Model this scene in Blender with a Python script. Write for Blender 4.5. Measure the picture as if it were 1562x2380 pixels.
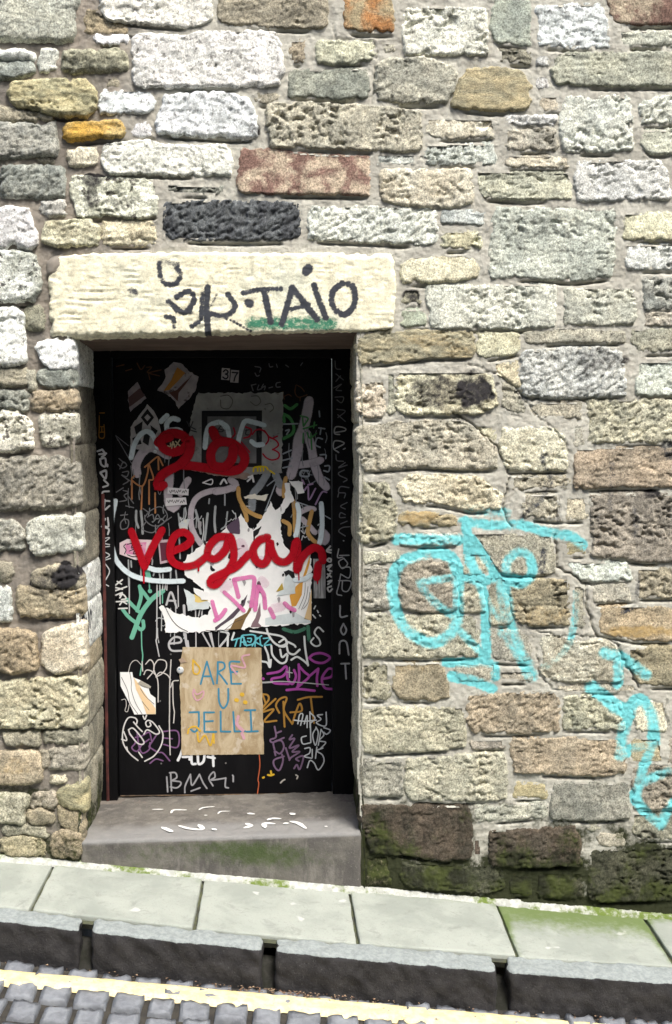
import bpy, bmesh, math, random
import numpy as np
from mathutils import Vector

for o in list(bpy.data.objects):
    bpy.data.objects.remove(o)
scene = bpy.context.scene
COL = scene.collection
R = math.radians
random.seed(7)

# ------------------------------------------------------------------ camera
CAM = np.array([0.0, -4.0, 1.70])
PITCH, YAW = 4.47, 2.04
FPX = 2560.0                       # focal length for a 1562 x 2380 picture
cam_d = bpy.data.cameras.new('camera')
cam = bpy.data.objects.new('camera', cam_d)
COL.objects.link(cam)
cam.location = CAM
cam.rotation_euler = (R(90 - PITCH), 0, R(-YAW))
cam_d.sensor_fit = 'VERTICAL'
cam_d.sensor_height = 36.0
cam_d.lens = FPX / 2380.0 * 36.0
cam_d.clip_start = 0.05
cam_d.clip_end = 500
scene.camera = cam

# ------------------------------------------------------------------ world, sun, exposure
SUN_EL, SUN_AZ = 57.0, 28.0        # azimuth: degrees right of straight out from the wall
w = bpy.data.worlds.new('World')
scene.world = w
w.use_nodes = True
wn = w.node_tree
bg = wn.nodes['Background']
sky = wn.nodes.new('ShaderNodeTexSky')
sky.sky_type = 'NISHITA'
sky.sun_disc = False
sky.sun_elevation = R(SUN_EL)
sky.sun_rotation = R(180 - SUN_AZ)
sky.air_density = 1.0
sky.dust_density = 4.0
sky.ozone_density = 1.0
wn.links.new(sky.outputs[0], bg.inputs['Color'])
bg.inputs['Strength'].default_value = 0.13
sd = bpy.data.lights.new('sun', 'SUN')
sd.energy = 1.9
sd.angle = R(18)
sd.color = (1.0, 0.97, 0.92)
sun = bpy.data.objects.new('sun', sd)
COL.objects.link(sun)
sdir = Vector((math.sin(R(SUN_AZ)) * math.cos(R(SUN_EL)), -math.cos(R(SUN_AZ)) * math.cos(R(SUN_EL)), math.sin(R(SUN_EL))))
sun.rotation_euler = sdir.to_track_quat('Z', 'Y').to_euler()
sun.location = (2, -5, 6)
scene.view_settings.view_transform = 'Standard'
scene.view_settings.look = 'None'
scene.view_settings.gamma = 1.0
scene.view_settings.use_curve_mapping = False
scene.view_settings.exposure = 1.22
scene.render.engine = 'CYCLES'

# ------------------------------------------------------------------ picture point -> place
_cp, _sp = math.cos(R(PITCH)), math.sin(R(PITCH))
_cy, _sy = math.cos(R(YAW)), math.sin(R(YAW))
FWD = np.array([_sy * _cp, _cy * _cp, -_sp])
RGT = np.array([_cy, -_sy, 0.0])
UPV = np.cross(RGT, FWD)
# measuring frames: name -> (x0, y0, scale) in the 1562-wide picture
FR = dict(U=(0, 0, 1), A=(0, 0, .4), B=(500, 0, .4), C=(937, 0, .4), D=(937, 562, .4), E=(781, 687, .4),
          F=(781, 1187, .5), G=(0, 562, .315), H=(0, 1250, .315), I=(156, 781, .44), J=(156, 1281, .44),
          K=(0, 1812, .5), L=(781, 1812, .5), a=(218.7, 799.8, .2), b=(500, 800, .216), c=(218.7, 1049.7, .2),
          d=(500, 1062, .216), e=(218.7, 1343.4, .2), f=(500, 1343.4, .216), g=(218.7, 1562, .2),
          h=(500, 1531, .216), m=(93.7, 562.3, .54), n=(874.8, 999.7, .44), o=(312.4, 1843, .34),
          p=(0, 2155.7, .5), q=(781, 2155.7, .5))

def rays(fr, pts):
    x0, y0, s = FR[fr]
    p = np.asarray(pts, float)
    u = x0 + s * p[:, 0]; v = y0 + s * p[:, 1]
    return FWD[None] + ((u - 781) / FPX)[:, None] * RGT[None] - ((v - 1190) / FPX)[:, None] * UPV[None]

def on_y(fr, pts, y=0.0):
    d = rays(fr, pts)
    t = (y - CAM[1]) / d[:, 1]
    return CAM[None] + t[:, None] * d

def wall_xz(fr, pts):
    return on_y(fr, pts, 0.0)[:, [0, 2]]

# street planes
_b = on_y('U', [(0, 1995), (380, 2025), (830, 2068), (1562, 2132)])
PB, PA = np.polyfit(_b[:, 0], _b[:, 2], 1)
PC = 0.035
def zp(x, y=0.0):                       # pavement height
    return PA + PB * np.asarray(x) + PC * np.asarray(y)
KERB = 0.13
def zr(x, y):                           # road height
    return zp(x, y) - KERB

def on_plane(fr, pts, dz=0.0):          # on pavement plane lowered by dz
    d = rays(fr, pts)
    num = PA + dz + PB * CAM[0] + PC * CAM[1] - CAM[2]
    t = num / (d[:, 2] - PB * d[:, 0] - PC * d[:, 1])
    return CAM[None] + t[:, None] * d

# ------------------------------------------------------------------ noise
_rs = np.random.RandomState(11)
_PERM = _rs.permutation(512).astype(np.int64)
_GR = np.stack([np.cos(np.arange(64) * 2 * np.pi / 64), np.sin(np.arange(64) * 2 * np.pi / 64)], 1)

def pn(x, y, seed=0):
    x = np.asarray(x, float) + seed * 13.37; y = np.asarray(y, float) + seed * 7.91
    xi = np.floor(x).astype(np.int64); yi = np.floor(y).astype(np.int64)
    xf = x - xi; yf = y - yi
    def g(ix, iy, dx, dy):
        h = _PERM[(_PERM[ix & 511] + iy) & 511] & 63
        return _GR[h, 0] * dx + _GR[h, 1] * dy
    uu = xf * xf * xf * (xf * (xf * 6 - 15) + 10); vv = yf * yf * yf * (yf * (yf * 6 - 15) + 10)
    a0 = g(xi, yi, xf, yf); b0 = g(xi + 1, yi, xf - 1, yf)
    c0 = g(xi, yi + 1, xf, yf - 1); d0 = g(xi + 1, yi + 1, xf - 1, yf - 1)
    return ((a0 + (b0 - a0) * uu) * (1 - vv) + (c0 + (d0 - c0) * uu) * vv) * 1.5

def fbm(x, y, f, octv=4, seed=0, gain=.5):
    r = 0; a = 1.0; t = 0
    for i in range(octv):
        r = r + a * pn(x * f, y * f, seed + i * 3)
        t += a; a *= gain; f *= 2.03
    return r / t

def sstep(a, b, x):
    t = np.clip((x - a) / (b - a), 0, 1)
    return t * t * (3 - 2 * t)

def warp(x, z):
    ax = .0032 * pn(x * 17, z * 17, 31) + .0038 * pn(x * 60, z * 60, 32)
    az = .0028 * pn(x * 17, z * 17, 41) + .0034 * pn(x * 60, z * 60, 42)
    return x + ax, z + az

# ------------------------------------------------------------------ mesh helpers
def mesh_np(name, v, quads, smooth=True, tris=None):
    me = bpy.data.meshes.new(name)
    v = np.asarray(v, np.float32); q = np.asarray(quads, np.int32)
    me.vertices.add(len(v)); me.vertices.foreach_set('co', v.ravel())
    k = q.shape[1]
    me.loops.add(q.size); me.polygons.add(len(q))
    me.loops.foreach_set('vertex_index', q.ravel())
    me.polygons.foreach_set('loop_start', np.arange(len(q), dtype=np.int32) * k)
    me.polygons.foreach_set('loop_total', np.full(len(q), k, np.int32))
    me.update(calc_edges=True)
    me.polygons.foreach_set('use_smooth', np.full(len(q), smooth))
    return me

def set_attr(me, name, vals):
    at = me.attributes.new(name, 'FLOAT', 'POINT')
    at.data.foreach_set('value', np.asarray(vals, np.float32))

def add(name, me, mat=None, parent=None, label=None, cat=None, group=None, kind=None, loc=None):
    o = bpy.data.objects.new(name, me)
    COL.objects.link(o)
    if mat is not None and me is not None and not me.materials:
        me.materials.append(mat)
    if parent is not None:
        o.parent = parent
        o.matrix_parent_inverse = parent.matrix_basis.inverted()
    if loc is not None: o.location = loc
    for k, val in (('label', label), ('category', cat), ('group', group), ('kind', kind)):
        if val: o[k] = val
    return o

def empty(name, loc, label, cat, group=None):
    return add(name, None, None, None, label, cat, group, None, loc)

def grid_quads(nu, nv):
    i = np.arange(nv - 1)[:, None] * nu + np.arange(nu - 1)[None]
    return np.stack([i, i + 1, i + nu + 1, i + nu], -1).reshape(-1, 4)

# rounded rough block from 8 corners (bottom 4 ccw, top 4 ccw)
def rough_block(c8, r=.012, res=.03, amp=.003, freq=25, seed=0, fine=3):
    c8 = np.asarray(c8, float)
    L = np.array([np.linalg.norm(c8[1] - c8[0]), np.linalg.norm(c8[3] - c8[0]), np.linalg.norm(c8[4] - c8[0])])
    ax = []
    for k in range(3):
        rr = min(r, L[k] * .4)
        n = max(1, int(round((L[k] - 2 * rr) / res)))
        e = np.linspace(0, rr, fine)
        ax.append(np.concatenate([e[:-1], np.linspace(rr, L[k] - rr, n + 1), L[k] - e[:-1][::-1]]))
    vs, qs, off = [], [], 0
    for k in range(3):
        a_, b_ = (k + 1) % 3, (k + 2) % 3
        for side in (0, 1):
            A_, B_ = np.meshgrid(ax[a_], ax[b_])
            p = np.zeros(A_.shape + (3,))
            p[..., a_] = A_; p[..., b_] = B_; p[..., k] = side * L[k]
            q = grid_quads(len(ax[a_]), len(ax[b_]))
            if side == 0: q = q[:, ::-1]
            vs.append(p.reshape(-1, 3)); qs.append(q + off); off += p.shape[0] * p.shape[1]
    p = np.concatenate(vs); q = np.concatenate(qs)
    rv = np.minimum(r, L * .4)
    inn = np.clip(p, rv, L - rv)
    d = p - inn
    nrm = np.linalg.norm(d, axis=1, keepdims=True)
    dn = d / np.maximum(nrm, 1e-9)
    p = inn + dn * rv.min()
    if amp > 0:
        s = pn(p[:, 0] * freq + p[:, 2] * freq * .7, p[:, 1] * freq + p[:, 2] * freq * .9, seed) * .6 \
            + pn(p[:, 0] * freq * 2.7 + p[:, 2] * freq * 2.1, p[:, 1] * freq * 2.7 - p[:, 2] * freq * 2.2, seed + 5) * .4
        p = p + dn * (s * amp)[:, None]
    t = p / L
    u, v_, w_ = t[:, 0:1], t[:, 1:2], t[:, 2:3]
    lo = (c8[0] * (1 - u) + c8[1] * u) * (1 - v_) + (c8[3] * (1 - u) + c8[2] * u) * v_
    hi = (c8[4] * (1 - u) + c8[5] * u) * (1 - v_) + (c8[7] * (1 - u) + c8[6] * u) * v_
    return lo * (1 - w_) + hi * w_, q

def box_mesh(name, x0, x1, y0, y1, z0, z1, r=.004, res=.2, amp=0, seed=0, freq=25):
    v, q = rough_block([(x0, y0, z0), (x1, y0, z0), (x1, y1, z0), (x0, y1, z0),
                        (x0, y0, z1), (x1, y0, z1), (x1, y1, z1), (x0, y1, z1)], r, res, amp, freq, seed)
    return mesh_np(name, v, q)

# ------------------------------------------------------------------ materials
class NT:
    def __init__(s, name):
        s.m = bpy.data.materials.new(name); s.m.use_nodes = True
        s.t = s.m.node_tree; s.n = s.t.nodes
        s.b = s.n['Principled BSDF']; s.out = s.n['Material Output']
        s.b.inputs['Specular IOR Level'].default_value = .25
    def new(s, k, **kw):
        x = s.n.new(k)
        for a_, b_ in kw.items(): setattr(x, a_, b_)
        return x
    def link(s, a_, b_): s.t.links.new(a_, b_)
    def val(s, sock, x):
        if hasattr(x, 'is_output'): s.link(x, sock)
        elif isinstance(x, (tuple, list)): sock.default_value = tuple(x) + ((1,) if len(x) == 3 and sock.type == 'RGBA' else ())
        else: sock.default_value = x
    def pos(s, off=True, scale=(1, 1, 1)):
        g = s.new('ShaderNodeNewGeometry'); o = g.outputs['Position']
        mp = s.new('ShaderNodeMapping'); s.link(o, mp.inputs[0]); mp.inputs['Scale'].default_value = scale
        if off:
            oi = s.new('ShaderNodeObjectInfo')
            mu = s.new('ShaderNodeMath', operation='MULTIPLY'); s.link(oi.outputs['Random'], mu.inputs[0]); mu.inputs[1].default_value = 37.0
            s.link(mu.outputs[0], mp.inputs['Location'])
        return mp.outputs[0]
    def noise(s, vec, scale, detail=6, rough=.6, dist=0):
        x = s.new('ShaderNodeTexNoise'); s.link(vec, x.inputs['Vector'])
        x.inputs['Scale'].default_value = scale; x.inputs['Detail'].default_value = detail
        x.inputs['Roughness'].default_value = rough; x.inputs['Distortion'].default_value = dist
        return x.outputs['Fac']
    def ramp(s, fac, lo, hi, a_=0.0, b_=1.0):
        x = s.new('ShaderNodeMapRange'); x.interpolation_type = 'SMOOTHSTEP'
        s.link(fac, x.inputs[0]); x.inputs[1].default_value = lo; x.inputs[2].default_value = hi
        x.inputs[3].default_value = a_; x.inputs[4].default_value = b_
        return x.outputs[0]
    def mix(s, fac, a_, b_, mode='MIX'):
        x = s.new('ShaderNodeMix', data_type='RGBA', blend_type=mode)
        s.val(x.inputs['Factor'], fac); s.val(x.inputs['A'], a_); s.val(x.inputs['B'], b_)
        return x.outputs['Result']
    def math(s, op, a_, b_):
        x = s.new('ShaderNodeMath', operation=op); s.val(x.inputs[0], a_); s.val(x.inputs[1], b_)
        return x.outputs[0]
    def attr(s, name):
        x = s.new('ShaderNodeAttribute'); x.attribute_name = name
        return x.outputs['Fac']
    def bump(s, h, dist=.003, strength=.6):
        x = s.new('ShaderNodeBump'); s.link(h, x.inputs['Height'])
        x.inputs['Distance'].default_value = dist; x.inputs['Strength'].default_value = strength
        s.link(x.outputs[0], s.b.inputs['Normal'])

CYAN = (.20, .66, .68); INK = (.05, .055, .065); MOSSC = (.045, .075, .012)

def stone_mat(name, c1, c2, c3=(.05, .045, .04), s1=9, t1=(.40, .62), spk=(.60, .70), s2=42, rough=.92, stretch=(1, 1, 1), spamt=.92, grain=.62, bumpd=.006, tone=(1.0, 1.02, .94)):
    m = NT(name)
    P = m.pos(True, stretch)
    n1 = m.noise(P, s1, 7, .62, .4)
    c = m.mix(m.ramp(n1, *t1), c1, c2)
    n2 = m.noise(P, s2, 6, .7, .2)
    c = m.mix(m.math('MULTIPLY', m.ramp(n2, *spk), spamt), c, c3)
    n3 = m.noise(P, 170, 4, .7)
    g = m.math('MULTIPLY', m.ramp(n3, .25, .75, 1 - grain, 1 + grain), m.ramp(m.noise(P, 24, 5, .65, .3), .3, .7, .74, 1.22))
    gm = m.new('ShaderNodeCombineColor'); [m.link(g, gm.inputs[i]) for i in range(3)]
    c = m.mix(1.0, c, gm.outputs[0], 'MULTIPLY')
    c = m.mix(1.0, c, tone, 'MULTIPLY')
    oi = m.new('ShaderNodeObjectInfo')
    c = m.mix(1.0, c, oi.outputs['Color'], 'MULTIPLY')
    br = m.noise(P, 48, 7, .78, .3)
    def over(col, at, col2, lo=.25, hi=.65):
        f = m.math('ADD', m.attr(at), m.math('MULTIPLY', m.math('SUBTRACT', br, .5), 1.6))
        f = m.math('MULTIPLY', m.ramp(f, lo, hi), m.ramp(m.attr(at), .01, .12))
        return m.mix(f, col, col2), f
    c, _ = over(c, 'ochre', (.44, .31, .13), .35, 1.3)
    c, _ = over(c, 'soot', (.035, .033, .034), .32, 1.1)
    mossc = m.mix(m.ramp(m.noise(P, 14, 4), .35, .65), (.020, .022, .012), (.055, .068, .018))
    c, _ = over(c, 'moss', mossc, .3, .85)
    c, _ = over(c, 'green', (.05, .20, .12))
    c, f1 = over(c, 'dark', INK)
    c, f2 = over(c, 'cyan', CYAN, .30, 1.15)
    m.link(c, m.b.inputs['Base Color'])
    m.b.inputs['Roughness'].default_value = rough
    hb = m.math('ADD', m.math('MULTIPLY', m.noise(P, 70, 8, .78), .75), m.math('MULTIPLY', m.noise(P, 300, 3, .7), .25))
    m.bump(hb, bumpd, 1.0)
    return m.m

SM = dict(
    W=stone_mat('limewashed_stone', (.87, .88, .87), (.72, .74, .725), (.20, .20, .19), spk=(.53, .66), s2=50, grain=.46, tone=(.99, 1.0, .955)),
    V=stone_mat('speckled_stone', (.84, .83, .79), (.42, .42, .38), (.05, .045, .045), s1=11, spk=(.54, .62), s2=24),
    G=stone_mat('pale_green_sandstone', (.50, .51, .43), (.40, .42, .37), (.16, .17, .14), spk=(.58, .72), s2=58),
    L=stone_mat('pale_grey_sandstone', (.66, .67, .62), (.54, .56, .53), (.17, .17, .16), spk=(.56, .70), s2=58, tone=(1, 1.01, .98)),
    P=stone_mat('pitted_sandstone', (.53, .50, .42), (.38, .37, .32), (.11, .10, .09), spk=(.55, .68), s2=55),
    N=stone_mat('cream_sandstone', (.68, .64, .53), (.52, .47, .37), (.20, .16, .11), spk=(.57, .71), s2=58),
    B=stone_mat('buff_sandstone', (.50, .43, .29), (.37, .34, .25), (.13, .10, .07), spk=(.62, .74), stretch=(1, 1, 2.2)),
    O=stone_mat('ochre_sandstone', (.56, .34, .08), (.50, .38, .18), (.14, .09, .05), spk=(.62, .74), stretch=(1, 1, 2)),
    Z=stone_mat('rust_sandstone', (.40, .19, .08), (.34, .28, .19), (.10, .07, .06), spk=(.6, .72)),
    R=stone_mat('red_sandstone', (.20, .12, .105), (.46, .37, .30), (.12, .07, .07), s1=13, t1=(.42, .58), spk=(.6, .72)),
    D=stone_mat('grey_stone', (.26, .27, .25), (.40, .40, .36), (.09, .09, .085), spk=(.55, .70)),
    S=stone_mat('black_slate_stone', (.085, .09, .10), (.15, .16, .17), (.35, .37, .36), spk=(.60, .72), s2=55, stretch=(1.5, 1, 1.0)),
    K=stone_mat('sooty_stone', (.36, .33, .27), (.22, .20, .17), (.06, .055, .055), spk=(.55, .66)),
    M=stone_mat('damp_mossy_stone', (.10, .10, .07), (.055, .058, .04), (.03, .03, .02), spk=(.6, .72)),
    Q=stone_mat('dark_brown_stone', (.115, .092, .075), (.075, .066, .055), (.04, .03, .03), spk=(.6, .72)),
    T=stone_mat('brown_buff_stone', (.43, .36, .27), (.31, .27, .21), (.11, .09, .07), spk=(.6, .72)),
    X=stone_mat('weathered_grey_buff_stone', (.40, .37, .31), (.27, .255, .22), (.08, .075, .07), spk=(.57, .70)),
    lintel=stone_mat('lintel_sandstone', (.86, .80, .64), (.72, .71, .61), (.42, .37, .28), s1=3.2, spk=(.60, .78), stretch=(1, 1, 1.3), grain=.24, bumpd=.003, s2=26, t1=(.45, .66)),
)

def mortar_mat():
    m = NT('lime_mortar')
    P = m.pos(False)
    n = m.noise(P, 7, 6, .6, .3)
    new = m.mix(m.ramp(n, .38, .62), (.61, .60, .515), (.49, .475, .405))
    old = m.mix(m.ramp(n, .38, .62), (.36, .32, .265), (.23, .21, .18))
    sx = m.new('ShaderNodeSeparateXYZ'); m.link(P, sx.inputs[0])
    f = m.math('ADD', sx.outputs[0], m.math('MULTIPLY', m.math('SUBTRACT', n, .5), .6))
    c = m.mix(m.ramp(f, -.75, -.35), old, new)
    n2 = m.noise(P, 190, 5, .75)
    c = m.mix(m.math('MULTIPLY', m.ramp(n2, .54, .68), .5), c, (.34, .32, .27))
    c = m.mix(m.math('MULTIPLY', m.ramp(m.noise(P, 28, 6, .7, .4), .52, .70), .35), c, (.40, .37, .31))
    br = m.noise(P, 60, 5, .65)
    for at, col in (('soot', (.03, .028, .028)), ('moss', (.035, .04, .018)), ('dark', INK), ('cyan', CYAN)):
        ff = m.math('ADD', m.attr(at), m.math('MULTIPLY', m.math('SUBTRACT', br, .5), .9))
        ff = m.math('MULTIPLY', m.ramp(ff, .12 if at == 'moss' else .28, .6 if at == 'moss' else .75), m.ramp(m.attr(at), .01, .12))
        c = m.mix(ff, c, col)
    m.link(c, m.b.inputs['Base Color']); m.b.inputs['Roughness'].default_value = .95
    m.bump(m.noise(P, 120, 8, .8), .006, 1.0)
    return m.m
MORTAR = mortar_mat()

def plain(name, c1, c2=None, scale=12, rough=.7, spec=.3, bump=0, bs=120, c3=None, spk=(.6, .7), s2=60, stretch=(1, 1, 1), detail=6, off=True):
    m = NT(name)
    P = m.pos(off, stretch)
    if c2:
        c = m.mix(m.ramp(m.noise(P, scale, detail, .62, .3), .36, .64), c1, c2)
        if c3: c = m.mix(m.ramp(m.noise(P, s2, 6, .7), *spk), c, c3)
        m.link(c, m.b.inputs['Base Color'])
    else:
        m.b.inputs['Base Color'].default_value = tuple(c1) + (1,)
    m.b.inputs['Roughness'].default_value = rough
    m.b.inputs['Specular IOR Level'].default_value = spec
    if bump: m.bump(m.noise(P, bs, 6, .75), bump, .8)
    return m.m

_pm = {}
def paint_mat(col, soft=0.0, alpha=1.0):
    k = (tuple(col), soft, alpha)
    if k in _pm: return _pm[k]
    m = NT('spray_paint' if soft else 'marker_paint')
    m.b.inputs['Base Color'].default_value = tuple(col) + (1,)
    m.b.inputs['Roughness'].default_value = .55
    m.b.inputs['Specular IOR Level'].default_value = .2
    if soft or alpha < 1:
        P = m.pos(False)
        n = m.noise(P, 420, 3, .7)
        f = m.math('ADD', m.attr('cov'), m.math('MULTIPLY', m.math('SUBTRACT', n, .5), .5 + soft))
        f = m.math('MULTIPLY', m.ramp(f, .15, .75), m.ramp(m.attr('cov'), 0, .12))
        n2 = m.noise(P, 45, 4, .6)
        f = m.math('MULTIPLY', f, m.ramp(n2, .2, .55, alpha * .72, alpha))
        m.link(f, m.b.inputs['Alpha'])
    _pm[k] = m.m
    return m.m

# ------------------------------------------------------------------ strokes painted on rough stone (masks per vertex)
def catmull(p, step):
    p = np.asarray(p, float)
    if len(p) == 1: p = np.array([p[0], p[0] + np.array([1e-4] + [0] * (p.shape[1] - 1))])
    q = np.vstack([2 * p[0] - p[1], p, 2 * p[-1] - p[-2]])
    out = []
    for i in range(1, len(q) - 2):
        n = max(2, int(np.linalg.norm(q[i + 1] - q[i]) / step))
        t = np.linspace(0, 1, n, endpoint=False)[:, None]
        a0, a1, a2, a3 = q[i - 1], q[i], q[i + 1], q[i + 2]
        out.append(.5 * ((2 * a1) + (-a0 + a2) * t + (2 * a0 - 5 * a1 + 4 * a2 - a3) * t * t + (-a0 + 3 * a1 - 3 * a2 + a3) * t ** 3))
    out.append(q[-2][None])
    return np.vstack(out)

WST = []          # (attr, xz points, half width, strength)
def wstroke(at, fr, pts, wid, st=1.0, soft=.6):
    wid = wid * (1.18 if at == 'cyan' else 1.0)
    xz = catmull(wall_xz(fr, pts), .012)
    WST.append((at, xz, wid * FR[fr][2] / 640 / 2, st, soft))
for pts, wd, st in [([(110, 575), (260, 580), (430, 578)], 56, 1.1),
                    ([(250, 655), (130, 700), (85, 800), (90, 900), (140, 1030), (250, 1110), (340, 1110), (420, 1020), (430, 880), (420, 720), (350, 650), (240, 650)], 58, 1),
                    ([(220, 800), (380, 780)], 42, .85), ([(230, 815), (300, 900), (400, 980)], 46, .85),
                    ([(470, 480), (485, 600), (500, 700), (560, 800)], 52, 1), ([(500, 570), (580, 680), (630, 770)], 48, 1),
                    ([(480, 780), (560, 800), (680, 765), (780, 805)], 48, .9),
                    ([(460, 480), (600, 500), (760, 500), (900, 540), (1020, 560), (1085, 605)], 54, .75), ([(480, 415), (680, 440)], 62, .55),
                    ([(740, 640), (690, 690), (690, 770), (760, 810), (820, 750), (800, 660), (740, 640)], 50, 1),
                    ([(540, 800), (570, 900), (580, 1190)], 50, .95), ([(660, 780), (690, 900), (710, 1030), (740, 1120), (800, 1290)], 58, .85),
                    ([(560, 850), (600, 930), (650, 990)], 40, .8), ([(440, 1060), (500, 1120), (560, 1190)], 46, .9),
                    ([(370, 1225), (600, 1230), (625, 1300)], 50, .85), ([(400, 1300), (520, 1325), (610, 1365)], 54, .9),
                    ([(700, 1090), (770, 1200), (820, 1300)], 74, .75), ([(650, 800), (660, 950), (655, 1080)], 44, .7),
                    ([(1050, 860), (1050, 950), (1030, 1080), (980, 1180), (880, 1250)], 42, .55),
                    ([(1200, 1170), (1300, 1205), (1420, 1290)], 60, 1), ([(1275, 1190), (1270, 1340)], 56, .9),
                    ([(1135, 1355), (1250, 1450), (1320, 1490)], 66, 1.1), ([(1320, 1490), (1385, 1420), (1450, 1500), (1462, 1650)], 60, 1),
                    ([(1340, 1500), (1290, 1650), (1280, 1720)], 56, .95)]:
    wstroke('cyan', 'n', pts, wd, st)
for pts, wd, st in [([(1470, 1000), (1470, 1080), (1430, 1180), (1410, 1250), (1390, 1330), (1440, 1400), (1510, 1460)], 46, 1),
                    ([(1325, 1000), (1320, 1110), (1345, 1125)], 48, .9), ([(1350, 1105), (1480, 1080)], 44, .7),
                    ([(1420, 1255), (1540, 1210)], 46, .9), ([(1510, 1450), (1540, 1390), (1590, 1330)], 48, .95)]:
    wstroke('cyan', 'F', pts, wd, st)
for pts, wd, st in [([(940, 110), (870, 150), (920, 260), (870, 360), (740, 480)], 40, .5), ([(1000, 270), (970, 380), (960, 480)], 40, .42),
                    ([(660, 560), (650, 720)], 36, .45), ([(880, 640), (870, 740)], 50, .5), ([(1385, 760), (1360, 920), (1300, 960)], 36, .52),
                    ([(1530, 70), (1540, 140)], 60, .5), ([(1240, 180), (1230, 420)], 40, .42), ([(1360, 420), (1370, 560)], 40, .42)]:
    wstroke('dark', 'n', pts, wd, st)
for pts, wd, st in [([(515, 95), (520, 150), (545, 185), (590, 180), (605, 140), (590, 115)], 24, .75), ([(525, 85), (560, 95), (595, 100)], 22, .6),
                    ([(590, 240), (640, 215), (665, 250), (620, 305), (555, 260)], 24, .9), ([(545, 325), (575, 330), (578, 365)], 22, .75), ([(585, 300), (650, 305)], 20, .7),
                    ([(722, 200), (718, 300), (724, 402)], 26, .95), ([(700, 230), (692, 330), (655, 365)], 22, .8), ([(730, 290), (760, 230)], 14, .6),
                    ([(810, 230), (840, 280), (800, 320), (738, 312)], 24, .9), ([(740, 315), (820, 340), (905, 385)], 14, .7), ([(898, 266), (904, 268)], 34, .95),
                    ([(875, 222), (950, 208), (1035, 205)], 22, .85), ([(962, 210), (975, 270), (992, 345)], 26, .95),
                    ([(1040, 355), (1065, 270), (1085, 200)], 26, .95), ([(1085, 200), (1140, 270), (1190, 335)], 26, .95), ([(1080, 292), (1155, 272)], 20, .9),
                    ([(1178, 190), (1200, 255), (1228, 328)], 25, .95), ([(1145, 128), (1156, 118)], 36, .95),
                    ([(1300, 182), (1257, 220), (1262, 285), (1310, 315), (1352, 265), (1342, 192), (1300, 182)], 26, .95), ([(395, 212), (415, 220)], 26, .6), ([(380, 212), (440, 225)], 10, .5)]:
    wstroke('dark', 'm', pts, wd * 1.1, st, .5)
wstroke('green', 'm', [(910, 352), (1060, 352), (1250, 355)], 62, .62)

# stains with a shape of their own: (attr, frame, centre, radii, strength)
STAINS = [('soot', 'D', (1130, 690), (165, 85), .66), ('soot', 'E', (600, 560), (240, 110), .8), ('soot', 'E', (800, 560), (140, 110), 1.1),
          ('soot', 'H', (500, 280), (120, 110), 1.2), ('soot', 'H', (380, 330), (190, 130), .72), ('soot', 'H', (470, 480), (110, 110), .5), ('soot', 'D', (1450, 1465), (60, 30), .9),
          ('soot', 'D', (40, 310), (55, 45), .8), ('soot', 'A', (540, 1050), (90, 45), .9), ('soot', 'A', (540, 1160), (50, 80), .8), ('soot', 'A', (720, 1180), (130, 40), .6),
          ('soot', 'D', (1530, 1210), (60, 70), .6), ('soot', 'B', (80, 1300), (500, 160), .1), ('soot', 'A', (1470, 760), (50, 50), .7), ('soot', 'C', (900, 100), (150, 40), .5),
          ('ochre', 'F', (1400, 560), (200, 34), 1.0), ('ochre', 'E', (560, 260), (240, 50), .6), ('ochre', 'E', (720, 330), (140, 40), .6), ('ochre', 'E', (470, 1285), (130, 50), .9),
          ('ochre', 'F', (960, 490), (140, 60), .6), ('ochre', 'F', (370, 720), (120, 40), .5), ('ochre', 'G', (420, 1180), (170, 60), .5), ('ochre', 'H', (130, 1680), (160, 70), .6),
          ('ochre', 'C', (930, 1260), (150, 40), .45), ('ochre', 'H', (690, 1200), (60, 120), .6)]
STW = []
for at, fr, c_, r_, st in STAINS:
    q = wall_xz(fr, [c_])[0]
    s = FR[fr][2] / 640
    STW.append((at, q, r_[0] * s, r_[1] * s, st))

XR = float(wall_xz('U', [(832, 1500)])[0, 0])
XL = float(wall_xz('U', [(190, 1500)])[0, 0])

def masks(x, z):
    out = {k: np.zeros_like(x) for k in ('cyan', 'dark', 'green', 'soot', 'ochre')}
    bx0, bx1, bz0, bz1 = x.min(), x.max(), z.min(), z.max()
    for at, pl, hw, st, soft in WST:
        mg = hw * 1.8
        if pl[:, 0].max() + mg < bx0 or pl[:, 0].min() - mg > bx1 or pl[:, 1].max() + mg < bz0 or pl[:, 1].min() - mg > bz1: continue
        d2 = np.full_like(x, 9.0)
        for px_, pz_ in pl:
            d2 = np.minimum(d2, (x - px_) ** 2 + (z - pz_) ** 2)
        dd = np.sqrt(d2) / hw
        out[at] = np.maximum(out[at], st * (1 - sstep(1 - soft, 1 + soft, dd)))
    for at, q, rx, rz, st in STW:
        dd = np.sqrt(((x - q[0]) / rx) ** 2 + ((z - q[1]) / rz) ** 2) + .35 * pn(x * 25, z * 25, 77)
        out[at] = np.maximum(out[at], st * (1 - sstep(.65, 1.15, dd)))
    h = z - zp(x)
    nz = fbm(x, z, 6, 3, 61)
    right = sstep(XR - .05, XR + .02, x)
    mo = right * (1 - sstep(.02, .46, h + nz * .40)) * .85 + (1 - right) * (1 - sstep(.0, .34, h + nz * .35)) * .55
    out['moss'] = np.clip(mo, 0, 1)
    out['cyan'] *= np.clip(1.0 + .6 * fbm(x, z, 7, 3, 71), .4, 1.15)
    out['dark'] *= np.clip(.95 + .4 * fbm(x, z, 20, 3, 72), .4, 1.1)
    return out

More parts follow.
